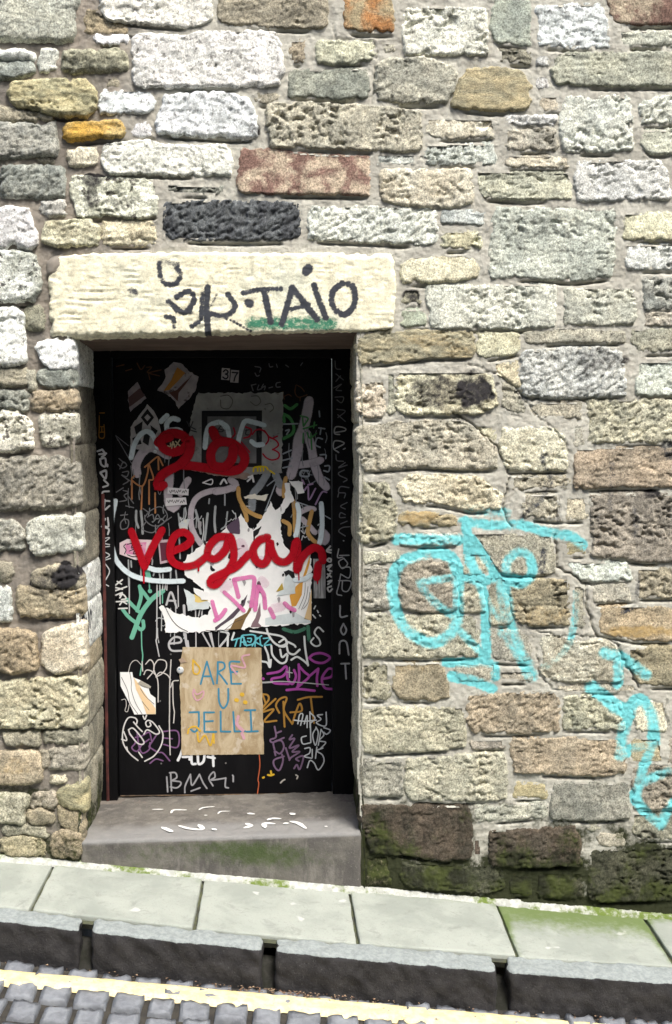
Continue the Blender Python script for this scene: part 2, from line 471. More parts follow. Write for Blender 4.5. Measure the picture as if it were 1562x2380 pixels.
# ------------------------------------------------------------------ cracks
CRK = [('B', [(680, 150), (700, 235), (925, 240), (940, 330), (915, 560), (905, 620)], .7),
       ('E', [(680, 680), (750, 720), (830, 790), (940, 880), (1000, 1000), (1005, 1060), (975, 1190), (980, 1300), (1020, 1340)], 1.2),
       ('E', [(770, 390), (870, 440), (960, 460), (1060, 560), (1160, 690), (1240, 750), (1320, 840), (1350, 920)], .7),
       ('F', [(1020, 110), (1025, 260), (1100, 300), (1160, 340), (1165, 440), (1200, 570), (1300, 620), (1340, 700), (1410, 830)], 1.3),
       ('F', [(930, 560), (1040, 580), (1200, 580)], .8), ('F', [(930, 640), (945, 770), (1030, 840)], .8),
       ('E', [(1060, 560), (1110, 600), (1190, 605)], 1.6), ('F', [(1530, 880), (1525, 930), (1545, 1000)], .8)]
CRW = []
for fr, pts, st in CRK:
    q = wall_xz(fr, pts)
    # ragged polyline
    n = []
    for i in range(len(q) - 1):
        k = max(2, int(np.linalg.norm(q[i + 1] - q[i]) / .004))
        t = np.linspace(0, 1, k, endpoint=False)[:, None]
        n.append(q[i] + (q[i + 1] - q[i]) * t)
    n = np.vstack(n)
    n = n + .009 * np.stack([pn(n[:, 1] * 40, n[:, 0] * 40, 3), pn(n[:, 1] * 40, n[:, 0] * 40, 9)], 1)
    CRW.append((n, st))
def cracks(x, z):
    r = np.zeros_like(x)
    for pl, st in CRW:
        wd = .0021 * (.7 + .5 * st)
        if pl[:, 0].max() + .02 < x.min() or pl[:, 0].min() - .02 > x.max() or pl[:, 1].max() + .02 < z.min() or pl[:, 1].min() - .02 > z.max(): continue
        d2 = np.full_like(x, 9.0)
        for px_, pz_ in pl:
            d2 = np.minimum(d2, (x - px_) ** 2 + (z - pz_) ** 2)
        r = np.maximum(r,   .016 * st * np.exp(-d2 / (wd * wd)))
    return r

# ------------------------------------------------------------------ stones
def facet(x, z, f, sd):
    X = x * f; Z = z * f
    xi = np.floor(X); zi = np.floor(Z)
    best = np.full_like(X, -9.0)
    for dx in (-1, 0, 1):
        for dz in (-1, 0, 1):
            cx = (xi + dx).astype(np.int64); cz = (zi + dz).astype(np.int64)
            h0 = _PERM[(_PERM[(cx + sd * 7) & 511] + cz) & 511]
            h1 = _PERM[(h0 + 17 + sd) & 511]; h2 = _PERM[(h1 + 31) & 511]; h3 = _PERM[(h2 + 57) & 511]; h4 = _PERM[(h3 + 91) & 511]
            px_ = cx + h0 / 512.; pz_ = cz + h1 / 512.
            ddx = X - px_; ddz = Z - pz_
            best = np.maximum(best, h2 / 512. * .8 + (h3 / 256. - 1) * .55 * ddx + (h4 / 256. - 1) * .55 * ddz - .38 * (ddx * ddx + ddz * ddz))
    return best - .55

def relief(kind, x, z, sd):
    wx = x + .012 * pn(x * 22, z * 22, sd + 60); wz = z + .012 * pn(x * 22, z * 22, sd + 61)
    patch = sstep(-.25, .30, pn(x * 8, z * 8, sd + 70))
    fine = fbm(x, z * 1.25, 85, 2, sd + 9)
    def pits(f, ax_, az_, th, g=.65):
        q_ = np.maximum(0, fbm(wx * ax_, wz * az_, f, 4, sd, g) - th)
        return q_ / (q_ + .10) * (.25 + .9 * patch)
    if kind == 'smooth':
        return .0035 * facet(wx, wz, 7, sd) + .003 * fbm(x, z, 14, 4, sd, .6) + .003 * fine - .004 * pits(40, .7, 1.4, .14)
    if kind == 'rough':
        return .010 * facet(wx, wz * 1.3, 10, sd) + .005 * fbm(x, z * 1.3, 26, 4, sd, .65) + .005 * fine - .010 * pits(34, .7, 1.3, .10)
    if kind == 'pitted':
        return .006 * facet(wx, wz * 1.2, 8, sd) + .003 * fbm(x, z, 22, 4, sd + 5, .65) - .016 * pits(36, .75, 1.4, .07) + .004 * fine
    if kind == 'tooled':
        return .003 * facet(wx, wz, 7, sd) + .003 * fbm(x, z, 14, 4, sd + 5, .6) - .014 * pits(44, .55, 1.8, .07, .7) + .003 * fine
    if kind == 'diag':
        u = wx * .8 + wz * .6; v = -wx * .6 + wz * .8
        q_ = np.maximum(0, fbm(u * .6, v * 1.8, 38, 4, sd, .65) - .02)
        return .007 * facet(u, v * 1.8, 12, sd) - .011 * q_ / (q_ + .12) + .004 * fbm(u, v * 2, 35, 3, sd + 6, .65) + .003 * fine
    if kind == 'layer':
        return .009 * facet(wx * .5, wz * 2.0, 11, sd) + .005 * fbm(x * .4, z * 2.2, 20, 4, sd, .65) + .004 * fine - .010 * pits(40, .4, 1.9, .12)
    return x * 0

STONE_OUT = []     # eroded outlines in xz to clear mortar behind
GROOVES = []

def coons(poly, res, grow=0.0):
    p = np.asarray(poly, float)
    area = .5 * np.sum(p[:, 0] * np.roll(p[:, 1], -1) - np.roll(p[:, 0], -1) * p[:, 1])
    if area > 0: p = p[::-1]
    ds = .004
    bd = []
    for i in range(len(p)):
        a_, b_ = p[i], p[(i + 1) % len(p)]
        n = max(1, int(np.linalg.norm(b_ - a_) / ds))
        bd.append(a_ + (b_ - a_) * np.linspace(0, 1, n, endpoint=False)[:, None])
    bd = np.vstack(bd)
    for _ in range(4): bd = .5 * bd + .25 * (np.roll(bd, 1, 0) + np.roll(bd, -1, 0))
    if grow:
        tg = np.roll(bd, -3, 0) - np.roll(bd, 3, 0)
        nr = np.stack([-tg[:, 1], tg[:, 0]], 1); nr /= np.maximum(np.linalg.norm(nr, axis=1, keepdims=True), 1e-9)
        bd = bd + nr * grow
        for _ in range(2): bd = .5 * bd + .25 * (np.roll(bd, 1, 0) + np.roll(bd, -1, 0))
    lo, hi = bd.min(0), bd.max(0)
    t = (bd - lo) / (hi - lo)
    asp = (hi - lo)
    ws = np.array([asp[0], asp[1]]) ** .35; ws = ws / ws.mean()
    cid = []
    for cx, cz in ((0, 1), (1, 1), (1, 0), (0, 0)):
        cid.append(int(np.argmin(((t[:, 0] - cx) * ws[0]) ** 2 + ((t[:, 1] - cz) * ws[1]) ** 2)))
    N = len(bd)
    def seg(i, j):
        k = (j - i) % N
        if k == 0: k = N
        return bd[(i + np.arange(k + 1)) % N]
    top = seg(cid[0], cid[1]); rgt = seg(cid[1], cid[2]); bot = seg(cid[2], cid[3])[::-1]; lft = seg(cid[3], cid[0])[::-1]
    def ln(s): return np.sum(np.linalg.norm(np.diff(s, axis=0), axis=1))
    W_ = .5 * (ln(top) + ln(bot)); H_ = .5 * (ln(lft) + ln(rgt))
    nu = max(7, int(W_ / res) + 1); nv = max(7, int(H_ / res) + 1)
    def rs(s, n):
        l = np.concatenate([[0], np.cumsum(np.linalg.norm(np.diff(s, axis=0), axis=1))])
        q = np.linspace(0, l[-1], n)
        return np.stack([np.interp(q, l, s[:, 0]), np.interp(q, l, s[:, 1])], 1)
    top, bot, lft, rgt = rs(top, nu), rs(bot, nu), rs(lft, nv), rs(rgt, nv)
    u = np.linspace(0, 1, nu)[None, :, None]; v = np.linspace(0, 1, nv)[:, None, None]
    P = (1 - v) * top[None] + v * bot[None] + (1 - u) * lft[:, None] + u * rgt[:, None] \
        - ((1 - u) * (1 - v) * top[0] + u * (1 - v) * top[-1] + (1 - u) * v * bot[0] + u * v * bot[-1])
    return P, W_, H_, nu, nv, bot

def stone_geo(poly, prot, kind, amp, seed, res=.005, edge=.011, back=.05, crack=True, tilt=0.0, grow=0.0):
    P, W_, H_, nu, nv, bot = coons(poly, res, grow)
    x, z = P[..., 0].ravel(), P[..., 1].ravel()
    u = np.linspace(0, 1, nu)[None, :] + np.zeros((nv, 1)); v = np.linspace(0, 1, nv)[:, None] + np.zeros((1, nu))
    ex = (np.minimum(u, 1 - u) * W_).ravel(); ez = (np.minimum(v, 1 - v) * H_).ravel()
    e = ((ex + 1e-5) ** -3 + (ez + 1e-5) ** -3) ** (-1 / 3.)
    e = np.maximum(0, e - .016 * np.maximum(0, pn(x * 26, z * 26, seed + 80) - .12) - .006 * np.maximum(0, pn(x * 70, z * 70, seed + 81)))
    wx, wz = warp(x, z)
    pr = 1 - np.exp(-(e / edge) ** 1.3)
    fade = sstep(0, .008, e)
    y = .008 - (prot + .008) * pr - relief(kind, x, z, seed) * amp * (.25 + .75 * fade) \
        - tilt * (v.ravel() - .5) * pr
    if crack: y = y + cracks(wx, wz)
    vt = np.stack([wx, y, wz], 1)
    q = grid_quads(nu, nv)[:, ::-1]
    # skirt into the wall
    ring = np.concatenate([np.arange(nu), np.arange(1, nv) * nu + nu - 1, (nv - 1) * nu + np.arange(nu - 2, -1, -1), np.arange(nv - 2, 0, -1) * nu])
    sk = vt[ring].copy(); sk[:, 1] = back
    k = len(ring); b0 = len(vt)
    i = np.arange(k); j = (i + 1) % k
    sq = np.stack([ring[i], ring[j], b0 + j, b0 + i], 1)
    return np.vstack([vt, sk]), np.vstack([q, sq]), (P, nu, nv, W_, H_, bot)

def stone_obj(name, poly, style, prot, kind, amp, seed, parent, tint=(1, 1, 1), res=.005, edge=.011, kindtag=None, label=None, tilt=0.0, back=.05, grow=0.0):
    v, q, info = stone_geo(poly, prot, kind, amp, seed, res, edge, back, True, tilt, grow)
    me = mesh_np(name, v, q)
    mk = masks(v[:, 0], v[:, 2])
    for k_, a_ in mk.items(): set_attr(me, k_, a_)
    o = add(name, me, SM[style], parent, label)
    o.color = (*tint, 1)
    return o, info

# (frame, style, relief, protrusion mm, outline)
ST = []
def s(fr, style, kind, prot, *pts): ST.append((fr, style, kind, prot / 1000., pts))
# --- upper left
s('A', 'G', 'smooth', 26, (-40, -25), (470, -25), (430, 110), (440, 170), (410, 258), (180, 240), (-40, 232))
s('A', 'W', 'rough', 26, (590, -25), (1215, -25), (1225, 110), (1120, 158), (880, 140), (640, 110), (590, 70))
s('A', 'T', 'layer', 10, (495, 60), (570, 50), (610, 125), (740, 160), (750, 195), (540, 205), (490, 190))
s('A', 'W', 'smooth', 18, (540, 215), (745, 205), (740, 252), (580, 250))
s('A', 'W', 'rough', 34, (775, 220), (900, 205), (1040, 222), (1200, 192), (1580, 188), (1630, 260), (1645, 440), (1620, 490), (1500, 500), (1200, 500), (850, 512), (780, 470))
s('A', 'X', 'rough', 26, (370, 300), (700, 290), (745, 350), (740, 415), (560, 420), (440, 430), (360, 405))
s('A', 'W', 'smooth', 20, (-40, 295), (130, 290), (210, 325), (190, 352), (60, 345), (-40, 345))
s('A', 'D', 'layer', 14, (-40, 368), (130, 360), (200, 375), (190, 440), (50, 455), (-40, 450))
s('A', 'L', 'smooth', 14, (240, 285), (330, 290), (330, 400), (240, 425), (225, 350))
s('A', 'B', 'layer', 28, (90, 480), (330, 465), (490, 470), (555, 530), (560, 620), (490, 685), (330, 670), (90, 610), (40, 560))
s('A', 'X', 'smooth', 10, (610, 450), (670, 455), (710, 500), (620, 505))
s('A', 'W', 'rough', 24, (605, 520), (890, 535), (900, 610), (860, 650), (600, 665), (580, 610))
s('A', 'O', 'layer', 22, (385, 730), (560, 710), (710, 705), (730, 760), (720, 800), (560, 805), (400, 818), (370, 790))
s('A', 'W', 'smooth', 18, (770, 710), (885, 705), (885, 785), (800, 800), (765, 780))
s('A', 'W', 'rough', 34, (960, 560), (1150, 545), (1350, 550), (1440, 590), (1490, 670), (1490, 790), (1380, 800), (1080, 785), (920, 770), (910, 700), (945, 640))
s('A', 'D', 'rough', 26, (-40, 720), (330, 715), (335, 900), (220, 905), (-40, 925))
s('A', 'K', 'smooth', 10, (215, 912), (310, 907), (320, 945), (230, 945))
s('A', 'X', 'layer', 10, (-40, 610), (60, 625), (170, 665), (320, 695), (-40, 705))
s('A', 'N', 'layer', 16, (400, 860), (560, 865), (570, 930), (540, 965), (420, 965), (390, 900))
s('A', 'W', 'rough', 30, (620, 850), (850, 825), (960, 850), (1080, 860), (1300, 850), (1345, 900), (1345, 1015), (1100, 1015), (800, 1005), (640, 1005), (600, 970), (595, 890))
s('A', 'D', 'diag', 22, (15, 970), (200, 965), (370, 970), (375, 1140), (200, 1155), (10, 1140))
s('A', 'V', 'rough', 26, (425, 1030), (600, 1040), (880, 1050), (920, 1110), (915, 1240), (780, 1265), (620, 1250), (480, 1265), (440, 1200), (415, 1110))
s('A', 'D', 'diag', 12, (965, 1075), (1290, 1080), (1320, 1125), (1150, 1130), (965, 1125))
s('B', 'R', 'smooth', 20, (170, 865), (330, 870), (560, 905), (900, 920), (890, 1130), (700, 1125), (400, 1120), (180, 1115), (130, 1090), (145, 950))
s('A', 'L', 'layer', 16, (235, 1175), (370, 1165), (385, 1240), (260, 1270), (235, 1230))
s('A', 'W', 'rough', 26, (-40, 1200), (160, 1210), (200, 1330), (225, 1400), (170, 1450), (80, 1420), (20, 1445), (-40, 1440))
s('A', 'N', 'layer', 20, (260, 1290), (560, 1285), (590, 1330), (570, 1425), (400, 1430), (290, 1430), (250, 1400))
s('A', 'N', 'layer', 14, (605, 1290), (890, 1290), (910, 1415), (760, 1420), (620, 1420), (600, 1370))
s('A', 'S', 'diag', 28, (955, 1190), (1100, 1175), (1400, 1175), (1600, 1180), (1735, 1190), (1745, 1370), (1700, 1390), (1400, 1395), (1000, 1385), (945, 1320), (950, 1260))
# --- upper middle
s('B', 'X', 'layer', 26, (10, -25), (650, -25), (655, 130), (600, 165), (380, 160), (60, 140), (20, 110))
s('B', 'Z', 'smooth', 20, (735, -25), (1020, -25), (1035, 100), (1025, 185), (850, 185), (760, 170), (745, 80))
s('C', 'L', 'pitted', 20, (0, 50), (200, 45), (480, 60), (490, 300), (450, 320), (20, 310), (-5, 200))
s('B', 'T', 'pitted', 14, (430, 235), (530, 235), (535, 362), (440, 368))
s('B', 'G', 'rough', 20, (600, 240), (915, 245), (930, 330), (800, 370), (600, 365), (580, 300))
s('B', 'P', 'pitted', 12, (965, 240), (1050, 245), (1050, 300), (985, 305))
s('B', 'D', 'smooth', 18, (440, 412), (880, 402), (890, 565), (700, 575), (430, 560))
s('B', 'P', 'rough', 26, (940, 400), (1000, 350), (1200, 340), (1330, 380), (1405, 430), (1385, 520), (1330, 600), (1100, 600), (930, 570), (925, 480))
s('C', 'B', 'smooth', 24, (370, 410), (560, 400), (690, 430), (740, 500), (735, 590), (690, 640), (480, 640), (280, 620), (310, 520))
s('B', 'P', 'pitted', 26, (300, 620), (600, 605), (880, 630), (1000, 640), (1195, 665), (1195, 860), (1100, 880), (700, 860), (480, 850), (330, 850), (290, 740))
s('B', 'X', 'smooth', 14, (225, 550), (300, 530), (385, 555), (300, 595), (240, 590))
s('B', 'L', 'layer', 14, (930, 905), (1160, 895), (1170, 958), (930, 958))
s('B', 'N', 'pitted', 24, (950, 992), (1200, 987), (1490, 987), (1490, 1180), (1350, 1200), (1100, 1190), (960, 1160))
s('B', 'L', 'diag', 22, (540, 1205), (900, 1205), (1200, 1218), (1290, 1232), (1290, 1400), (1200, 1415), (900, 1400), (660, 1390), (540, 1380))
s('C', 'L', 'layer', 14, (225, 1228), (480, 1228), (485, 1298), (225, 1285))
s('C', 'N', 'pitted', 18, (230, 1340), (440, 1340), (455, 1440), (220, 1448))
# --- upper right
s('C', 'G', 'smooth', 18, (520, -25), (690, -25), (740, 40), (740, 268), (560, 258), (510, 170))
s('C', 'K', 'pitted', 14, (550, 292), (740, 290), (735, 370), (560, 355))
s('C', 'W', 'layer', 20, (775, 40), (1150, 25), (1185, 150), (1205, 270), (1000, 280), (790, 265), (770, 150))
s('C', 'R', 'smooth', 18, (1190, -25), (1620, -25), (1620, 130), (1400, 140), (1220, 130))
s('C', 'G', 'layer', 18, (1250, 182), (1620, 190), (1620, 270), (1500, 270), (1260, 265))
s('C', 'G', 'layer', 28, (890, 322), (1250, 312), (1620, 322), (1620, 490), (1400, 495), (1150, 495), (890, 485), (865, 420))
s('C', 'L', 'smooth', 12, (780, 312), (848, 312), (838, 380), (770, 380))
s('C', 'L', 'smooth', 12, (780, 435), (840, 435), (850, 508), (780, 518))
s('C', 'N', 'smooth', 14, (780, 562), (900, 552), (895, 640), (790, 645))
s('C', 'L', 'pitted', 24, (950, 572), (1300, 562), (1325, 650), (1325, 868), (1200, 882), (950, 878), (915, 800), (920, 650))
s('C', 'L', 'diag', 24, (1380, 600), (1500, 562), (1620, 552), (1620, 710), (1390, 720), (1370, 650))
s('C', 'G', 'layer', 16, (1375, 762), (1620, 748), (1620, 888), (1450, 890), (1380, 850))
s('C', 'N', 'layer', 18, (130, 702), (520, 692), (540, 790), (350, 800), (140, 795))
s('C', 'L', 'tooled', 18, (120, 852), (530, 830), (540, 948), (300, 955), (120, 948))
s('C', 'L', 'layer', 12, (590, 682), (890, 675), (890, 722), (600, 722))
s('C', 'P', 'pitted', 16, (590, 755), (880, 745), (895, 870), (700, 870), (600, 870))
s('C', 'N', 'layer', 14, (590, 912), (960, 907), (970, 970), (600, 965))
s('C', 'G', 'layer', 18, (415, 1000), (960, 1004), (980, 1060), (975, 1150), (700, 1160), (470, 1140), (415, 1070))
s('C', 'L', 'pitted', 22, (1010, 942), (1480, 932), (1540, 1030), (1545, 1150), (1300, 1165), (1020, 1165), (1000, 1050))
s('C', 'L', 'smooth', 18, (1565, 945), (1620, 945), (1620, 1185), (1570, 1185))
s('C', 'L', 'rough', 24, (520, 1212), (1240, 1217), (1225, 1480), (1210, 1600), (1000, 1625), (700, 1610), (520, 1615), (490, 1560), (510, 1400))
s('C', 'N', 'smooth', 18, (1270, 1242), (1620, 1237), (1620, 1390), (1400, 1390), (1275, 1385))
s('C', 'L', 'pitted', 18, (1280, 1432), (1620, 1415), (1620, 1560), (1300, 1560))
# --- right, lintel level and below
s('D', 'N', 'smooth', 20, (-10, 140), (80, 97), (330, 84), (440, 132), (445, 195), (250, 230), (-10, 232))
s('D', 'K', 'pitted', 12, (-5, 272), (90, 268), (105, 360), (-5, 365))
s('D', 'G', 'smooth', 14, (-5, 392), (120, 388), (135, 490), (-5, 493))
s('D', 'L', 'tooled', 20, (140, 254), (880, 252), (885, 480), (700, 500), (170, 500), (130, 350))
s('D', 'G', 'tooled', 20, (925, 272), (1340, 268), (1350, 468), (1200, 483), (930, 473))
s('D', 'D', 'pitted', 18, (1395, 212), (1620, 205), (1620, 375), (1400, 393))
s('D', 'P', 'layer', 16, (1380, 422), (1620, 405), (1620, 478), (1400, 478))
s('E', 'B', 'layer', 24, (150, 232), (250, 210), (780, 210), (805, 260), (800, 345), (700, 350), (550, 350), (260, 385), (150, 390), (120, 310))
s('E', 'N', 'smooth', 16, (825, 218), (1040, 218), (1070, 270), (1050, 328), (850, 365), (820, 310))
s('D', 'P', 'smooth', 16, (690, 545), (900, 510), (1290, 514), (1290, 578), (1000, 580), (720, 588))
s('D', 'P', 'smooth', 16, (1310, 514), (1620, 495), (1620, 630), (1350, 638))
s('D', 'L', 'diag', 22, (690, 642), (950, 622), (1200, 622), (1260, 650), (1280, 740), (1290, 888), (900, 902), (720, 888), (680, 820))
s('D', 'L', 'rough', 18, (1350, 702), (1620, 692), (1620, 885), (1350, 885))
s('E', 'N', 'pitted', 22, (350, 445), (800, 440), (915, 470), (930, 640), (800, 680), (560, 680), (400, 680), (345, 640))
s('E', 'N', 'smooth', 12, (900, 405), (1055, 368), (1062, 530), (1000, 490), (930, 440))
s('E', 'P', 'layer', 12, (945, 480), (1000, 505), (1085, 610), (1130, 690), (960, 650))
s('E', 'P', 'smooth', 12, (1110, 640), (1180, 625), (1425, 620), (1425, 705), (1180, 705))
s('E', 'N', 'smooth', 10, (790, 745), (925, 755), (930, 850), (880, 820))
s('F', 'P', 'smooth', 12, (1098, 335), (1150, 350), (1158, 540), (1100, 555))
s('F', 'X', 'smooth', 12, (708, 305), (780, 305), (815, 520), (720, 528))
s('F', 'P', 'smooth', 10, (1000, 802), (1400, 815), (1400, 838), (1060, 832))
s('B', 'L', 'smooth', 10, (1215, 890), (1190, 880), (1185, 960), (1210, 960))
s('E', 'P', 'smooth', 10, (300, 440), (335, 445), (338, 690), (305, 690))
s('E', 'N', 'pitted', 22, (130, 500), (280, 490), (290, 600), (270, 700), (170, 700), (125, 650))
s('D', 'P', 'diag', 20, (1065, 922), (1620, 912), (1620, 1162), (1300, 1162), (1070, 1167))
s('D', 'P', 'smooth', 12, (980, 1062), (1050, 1062), (1050, 1170), (985, 1198))
s('E', 'P', 'pitted', 22, (120, 780), (300, 742), (700, 722), (870, 830), (930, 880), (930, 1000), (700, 1000), (500, 985), (170, 1010), (130, 900))
s('E', 'N', 'rough', 18, (960, 772), (1230, 762), (1330, 830), (1345, 1008), (1005, 1015), (950, 880))
s('D', 'T', 'layer', 20, (990, 1212), (1250, 1195), (1620, 1195), (1620, 1412), (1300, 1417), (1000, 1425))
s('E', 'P', 'layer', 12, (1020, 1052), (1350, 1052), (1355, 1108), (1025, 1128))
s('E', 'P', 'pitted', 22, (150, 1070), (280, 1070), (350, 1240), (340, 1400), (200, 1440), (140, 1430))
s('E', 'N', 'rough', 24, (440, 1045), (620, 1042), (800, 1052), (900, 1120), (965, 1160), (955, 1230), (780, 1240), (600, 1200), (400, 1190), (350, 1120))
s('E', 'B', 'layer', 16, (370, 1262), (560, 1262), (700, 1290), (710, 1330), (400, 1330), (360, 1310))
s('E', 'P', 'pitted', 14, (1080, 1162), (1290, 1155), (1300, 1300), (1100, 1280))
s('E', 'P', 'smooth', 14, (1330, 1165), (1450, 1172), (1460, 1300), (1320, 1300))
s('F', 'X', 'pitted', 24, (1185, -78), (1620, -78), (1620, 225), (1450, 233), (1190, 203))
s('F', 'P', 'layer', 14, (300, 108), (570, 105), (575, 150), (300, 158))
s('F', 'P', 'smooth', 14, (120, 197), (290, 187), (310, 225), (130, 240))
s('F', 'P', 'layer', 16, (120, 262), (250, 257), (250, 370), (260, 450), (130, 450))
s('F', 'X', 'rough', 22, (290, 232), (400, 225), (560, 243), (560, 455), (420, 465), (300, 440))
s('F', 'P', 'smooth', 14, (590, 195), (700, 190), (710, 290), (600, 298))
s('F', 'P', 'rough', 16, (590, 312), (680, 322), (690, 460), (580, 468))
s('F', 'P', 'smooth', 14, (620, 102), (760, 97), (1010, 122), (1015, 280), (930, 293), (780, 288), (720, 200))
s('F', 'T', 'pitted', 18, (830, 322), (1080, 322), (1085, 522), (900, 528), (840, 500), (810, 420))
s('F', 'L', 'pitted', 16, (1055, 228), (1370, 248), (1375, 318), (1200, 322), (1110, 298))
s('F', 'B', 'smooth', 12, (1065, 132), (1160, 132), (1155, 203), (1070, 203))
s('F', 'X', 'pitted', 16, (1390, 272), (1620, 255), (1620, 400), (1400, 400))
s('F', 'P', 'smooth', 14, (1185, 338), (1370, 347), (1370, 410), (1200, 422))
s('F', 'T', 'smooth', 16, (1215, 452), (1350, 442), (1620, 452), (1620, 598), (1400, 598), (1230, 560))
s('F', 'P', 'pitted', 22, (125, 482), (640, 482), (660, 560), (660, 670), (400, 678), (125, 673))
s('F', 'X', 'smooth', 14, (700, 545), (870, 562), (905, 610), (915, 698), (740, 690))
s('F', 'N', 'rough', 24, (955, 602), (985, 565), (1040, 567), (1090, 605), (1240, 600), (1312, 655), (1325, 785), (1000, 785), (948, 740))
s('F', 'T', 'layer', 18, (1350, 642), (1620, 622), (1620, 808), (1430, 808), (1360, 722))
s('F', 'X', 'pitted', 16, (120, 712), (240, 702), (250, 870), (130, 870))
s('F', 'T', 'smooth', 20, (270, 712), (480, 702), (520, 790), (520, 880), (300, 870), (260, 820))
s('F', 'P', 'smooth', 14, (545, 712), (740, 704), (740, 788), (560, 788))
s('F', 'X', 'smooth', 12, (755, 742), (915, 742), (915, 788), (762, 788))
s('F', 'T', 'diag', 22, (610, 862), (780, 842), (1000, 842), (1040, 890), (1030, 1018), (870, 1028), (640, 1028), (605, 960))
s('F', 'P', 'rough', 16, (1055, 872), (1180, 855), (1320, 900), (1340, 1012), (1062, 1012))
s('F', 'P', 'rough', 22, (120, 912), (590, 912), (605, 1088), (400, 1108), (140, 1122), (115, 1010))
s('F', 'X', 'smooth', 14, (620, 1064), (780, 1062), (780, 1098), (640, 1098))
s('F', 'T', 'layer', 18, (800, 1062), (1300, 1054), (1350, 1130), (1340, 1208), (1230, 1226), (830, 1208))
s('F', 'N', 'smooth', 14, (1375, 875), (1530, 884), (1530, 1018), (1400, 1018))
s('F', 'B', 'smooth', 14, (1370, 1054), (1500, 1054), (1518, 1168), (1370, 1168))
s('F', 'X', 'smooth', 14, (1540, 1044), (1620, 1044), (1620, 1168), (1540, 1168))
s('F', 'X', 'rough', 18, (125, 1152), (300, 1162), (310, 1318), (130, 1322))
s('F', 'P', 'pitted', 24, (330, 1152), (780, 1124), (795, 1318), (700, 1343), (350, 1338), (320, 1290))
s('F', 'B', 'smooth', 14, (820, 1262), (970, 1262), (985, 1328), (820, 1328))
s('F', 'D', 'smooth', 18, (1000, 1262), (1350, 1262), (1360, 1420), (1200, 1432), (1000, 1422))
s('F', 'X', 'pitted', 18, (1375, 1192), (1620, 1184), (1620, 1378), (1385, 1378))
s('F', 'X', 'pitted', 18, (1375, 1402), (1620, 1402), (1620, 1518), (1420, 1526), (1375, 1480))
s('F', 'Q', 'rough', 24, (120, 1372), (600, 1368), (630, 1420), (625, 1608), (500, 1618), (300, 1588), (160, 1578), (120, 1450))
s('F', 'P', 'layer', 20, (640, 1372), (980, 1354), (980, 1418), (700, 1438), (640, 1428))
s('F', 'Q', 'smooth', 10, (632, 1522), (678, 1522), (678, 1608), (637, 1608))
s('F', 'Q', 'rough', 24, (710, 1492), (1100, 1464), (1130, 1530), (1135, 1638), (900, 1648), (720, 1638))
s('F', 'P', 'smooth', 12, (1170, 1452), (1240, 1457), (1220, 1480), (1172, 1480))
s('F', 'P', 'smooth', 18, (1205, 1502), (1335, 1492), (1340, 1558), (1222, 1558))
s('F', 'M', 'pitted', 24, (1180, 1582), (1620, 1554), (1620, 1798), (1400, 1803), (1200, 1808), (1170, 1770))
s('F', 'M', 'rough', 20, (290, 1624), (500, 1644), (770, 1654), (780, 1738), (700, 1768), (340, 1738), (300, 1700))
s('F', 'M', 'smooth', 14, (805, 1684), (905, 1692), (905, 1780), (815, 1780))
s('F', 'M', 'rough', 16, (930, 1684), (1140, 1674), (1148, 1800), (930, 1780))
s('F', 'T', 'rough', 14, (140, 1604), (240, 1594), (258, 1738), (140, 1728))
# --- left, beside the door
s('G', 'V', 'rough', 26, (-30, 85), (100, 75), (230, 95), (280, 210), (290, 320), (250, 428), (-30, 438))
s('G', 'X', 'smooth', 14, (200, 485), (300, 485), (320, 640), (220, 640))
s('G', 'W', 'rough', 26, (-30, 520), (100, 490), (170, 560), (180, 880), (60, 908), (-30, 918))
s('G', 'W', 'rough', 24, (270, 760), (350, 735), (530, 725), (535, 918), (400, 938), (310, 850))
s('G', 'D', 'rough', 18, (350, 945), (530, 950), (540, 1060), (380, 1068), (262, 1000))
s('G', 'X', 'layer', 14, (-30, 940), (190, 945), (208, 1038), (-30, 1068))
s('G', 'T', 'layer', 18, (240, 1122), (540, 1102), (550, 1208), (430, 1236), (250, 1232))
s('G', 'D', 'rough', 16, (-30, 1105), (200, 1115), (200, 1230), (-30, 1205))
s('G', 'V', 'pitted', 22, (-30, 1262), (120, 1255), (240, 1360), (240, 1500), (60, 1538), (-30, 1530))
s('G', 'V', 'rough', 18, (300, 1292), (380, 1290), (540, 1272), (545, 1400), (520, 1490), (330, 1500))
s('G', 'X', 'diag', 26, (-30, 1605), (420, 1595), (555, 1640), (565, 1920), (400, 1958), (-30, 1968))
s('G', 'D', 'rough', 20, (-30, 2065), (100, 2065), (180, 2150), (170, 2258), (-30, 2268))
s('G', 'L', 'rough', 24, (215, 2080), (340, 2035), (580, 2025), (580, 2260), (280, 2306), (215, 2180))
s('H', 'X', 'rough', 18, (-30, 192), (80, 192), (100, 308), (-30, 318))
s('H', 'X', 'pitted', 22, (240, 272), (440, 194), (550, 222), (588, 300), (588, 362), (400, 376), (250, 348))
s('H', 'T', 'pitted', 22, (140, 364), (330, 376), (520, 402), (592, 372), (600, 558), (480, 568), (170, 578), (135, 480))
s('H', 'L', 'smooth', 18, (-30, 365), (60, 372), (80, 598), (-30, 608))
s('H', 'T', 'rough', 24, (-30, 684), (140, 684), (250, 722), (270, 956), (100, 986), (-30, 958))
s('H', 'N', 'smooth', 24, (330, 724), (450, 664), (600, 626), (622, 956), (420, 986), (320, 930))
s('H', 'N', 'pitted', 26, (-30, 1062), (300, 1052), (600, 1034), (610, 1250), (600, 1376), (100, 1386), (-30, 1386))
s('H', 'X', 'smooth', 16, (20, 1452), (290, 1434), (290, 1528), (60, 1508))
s('H', 'X', 'layer', 16, (340, 1434), (610, 1424), (615, 1508), (340, 1498))
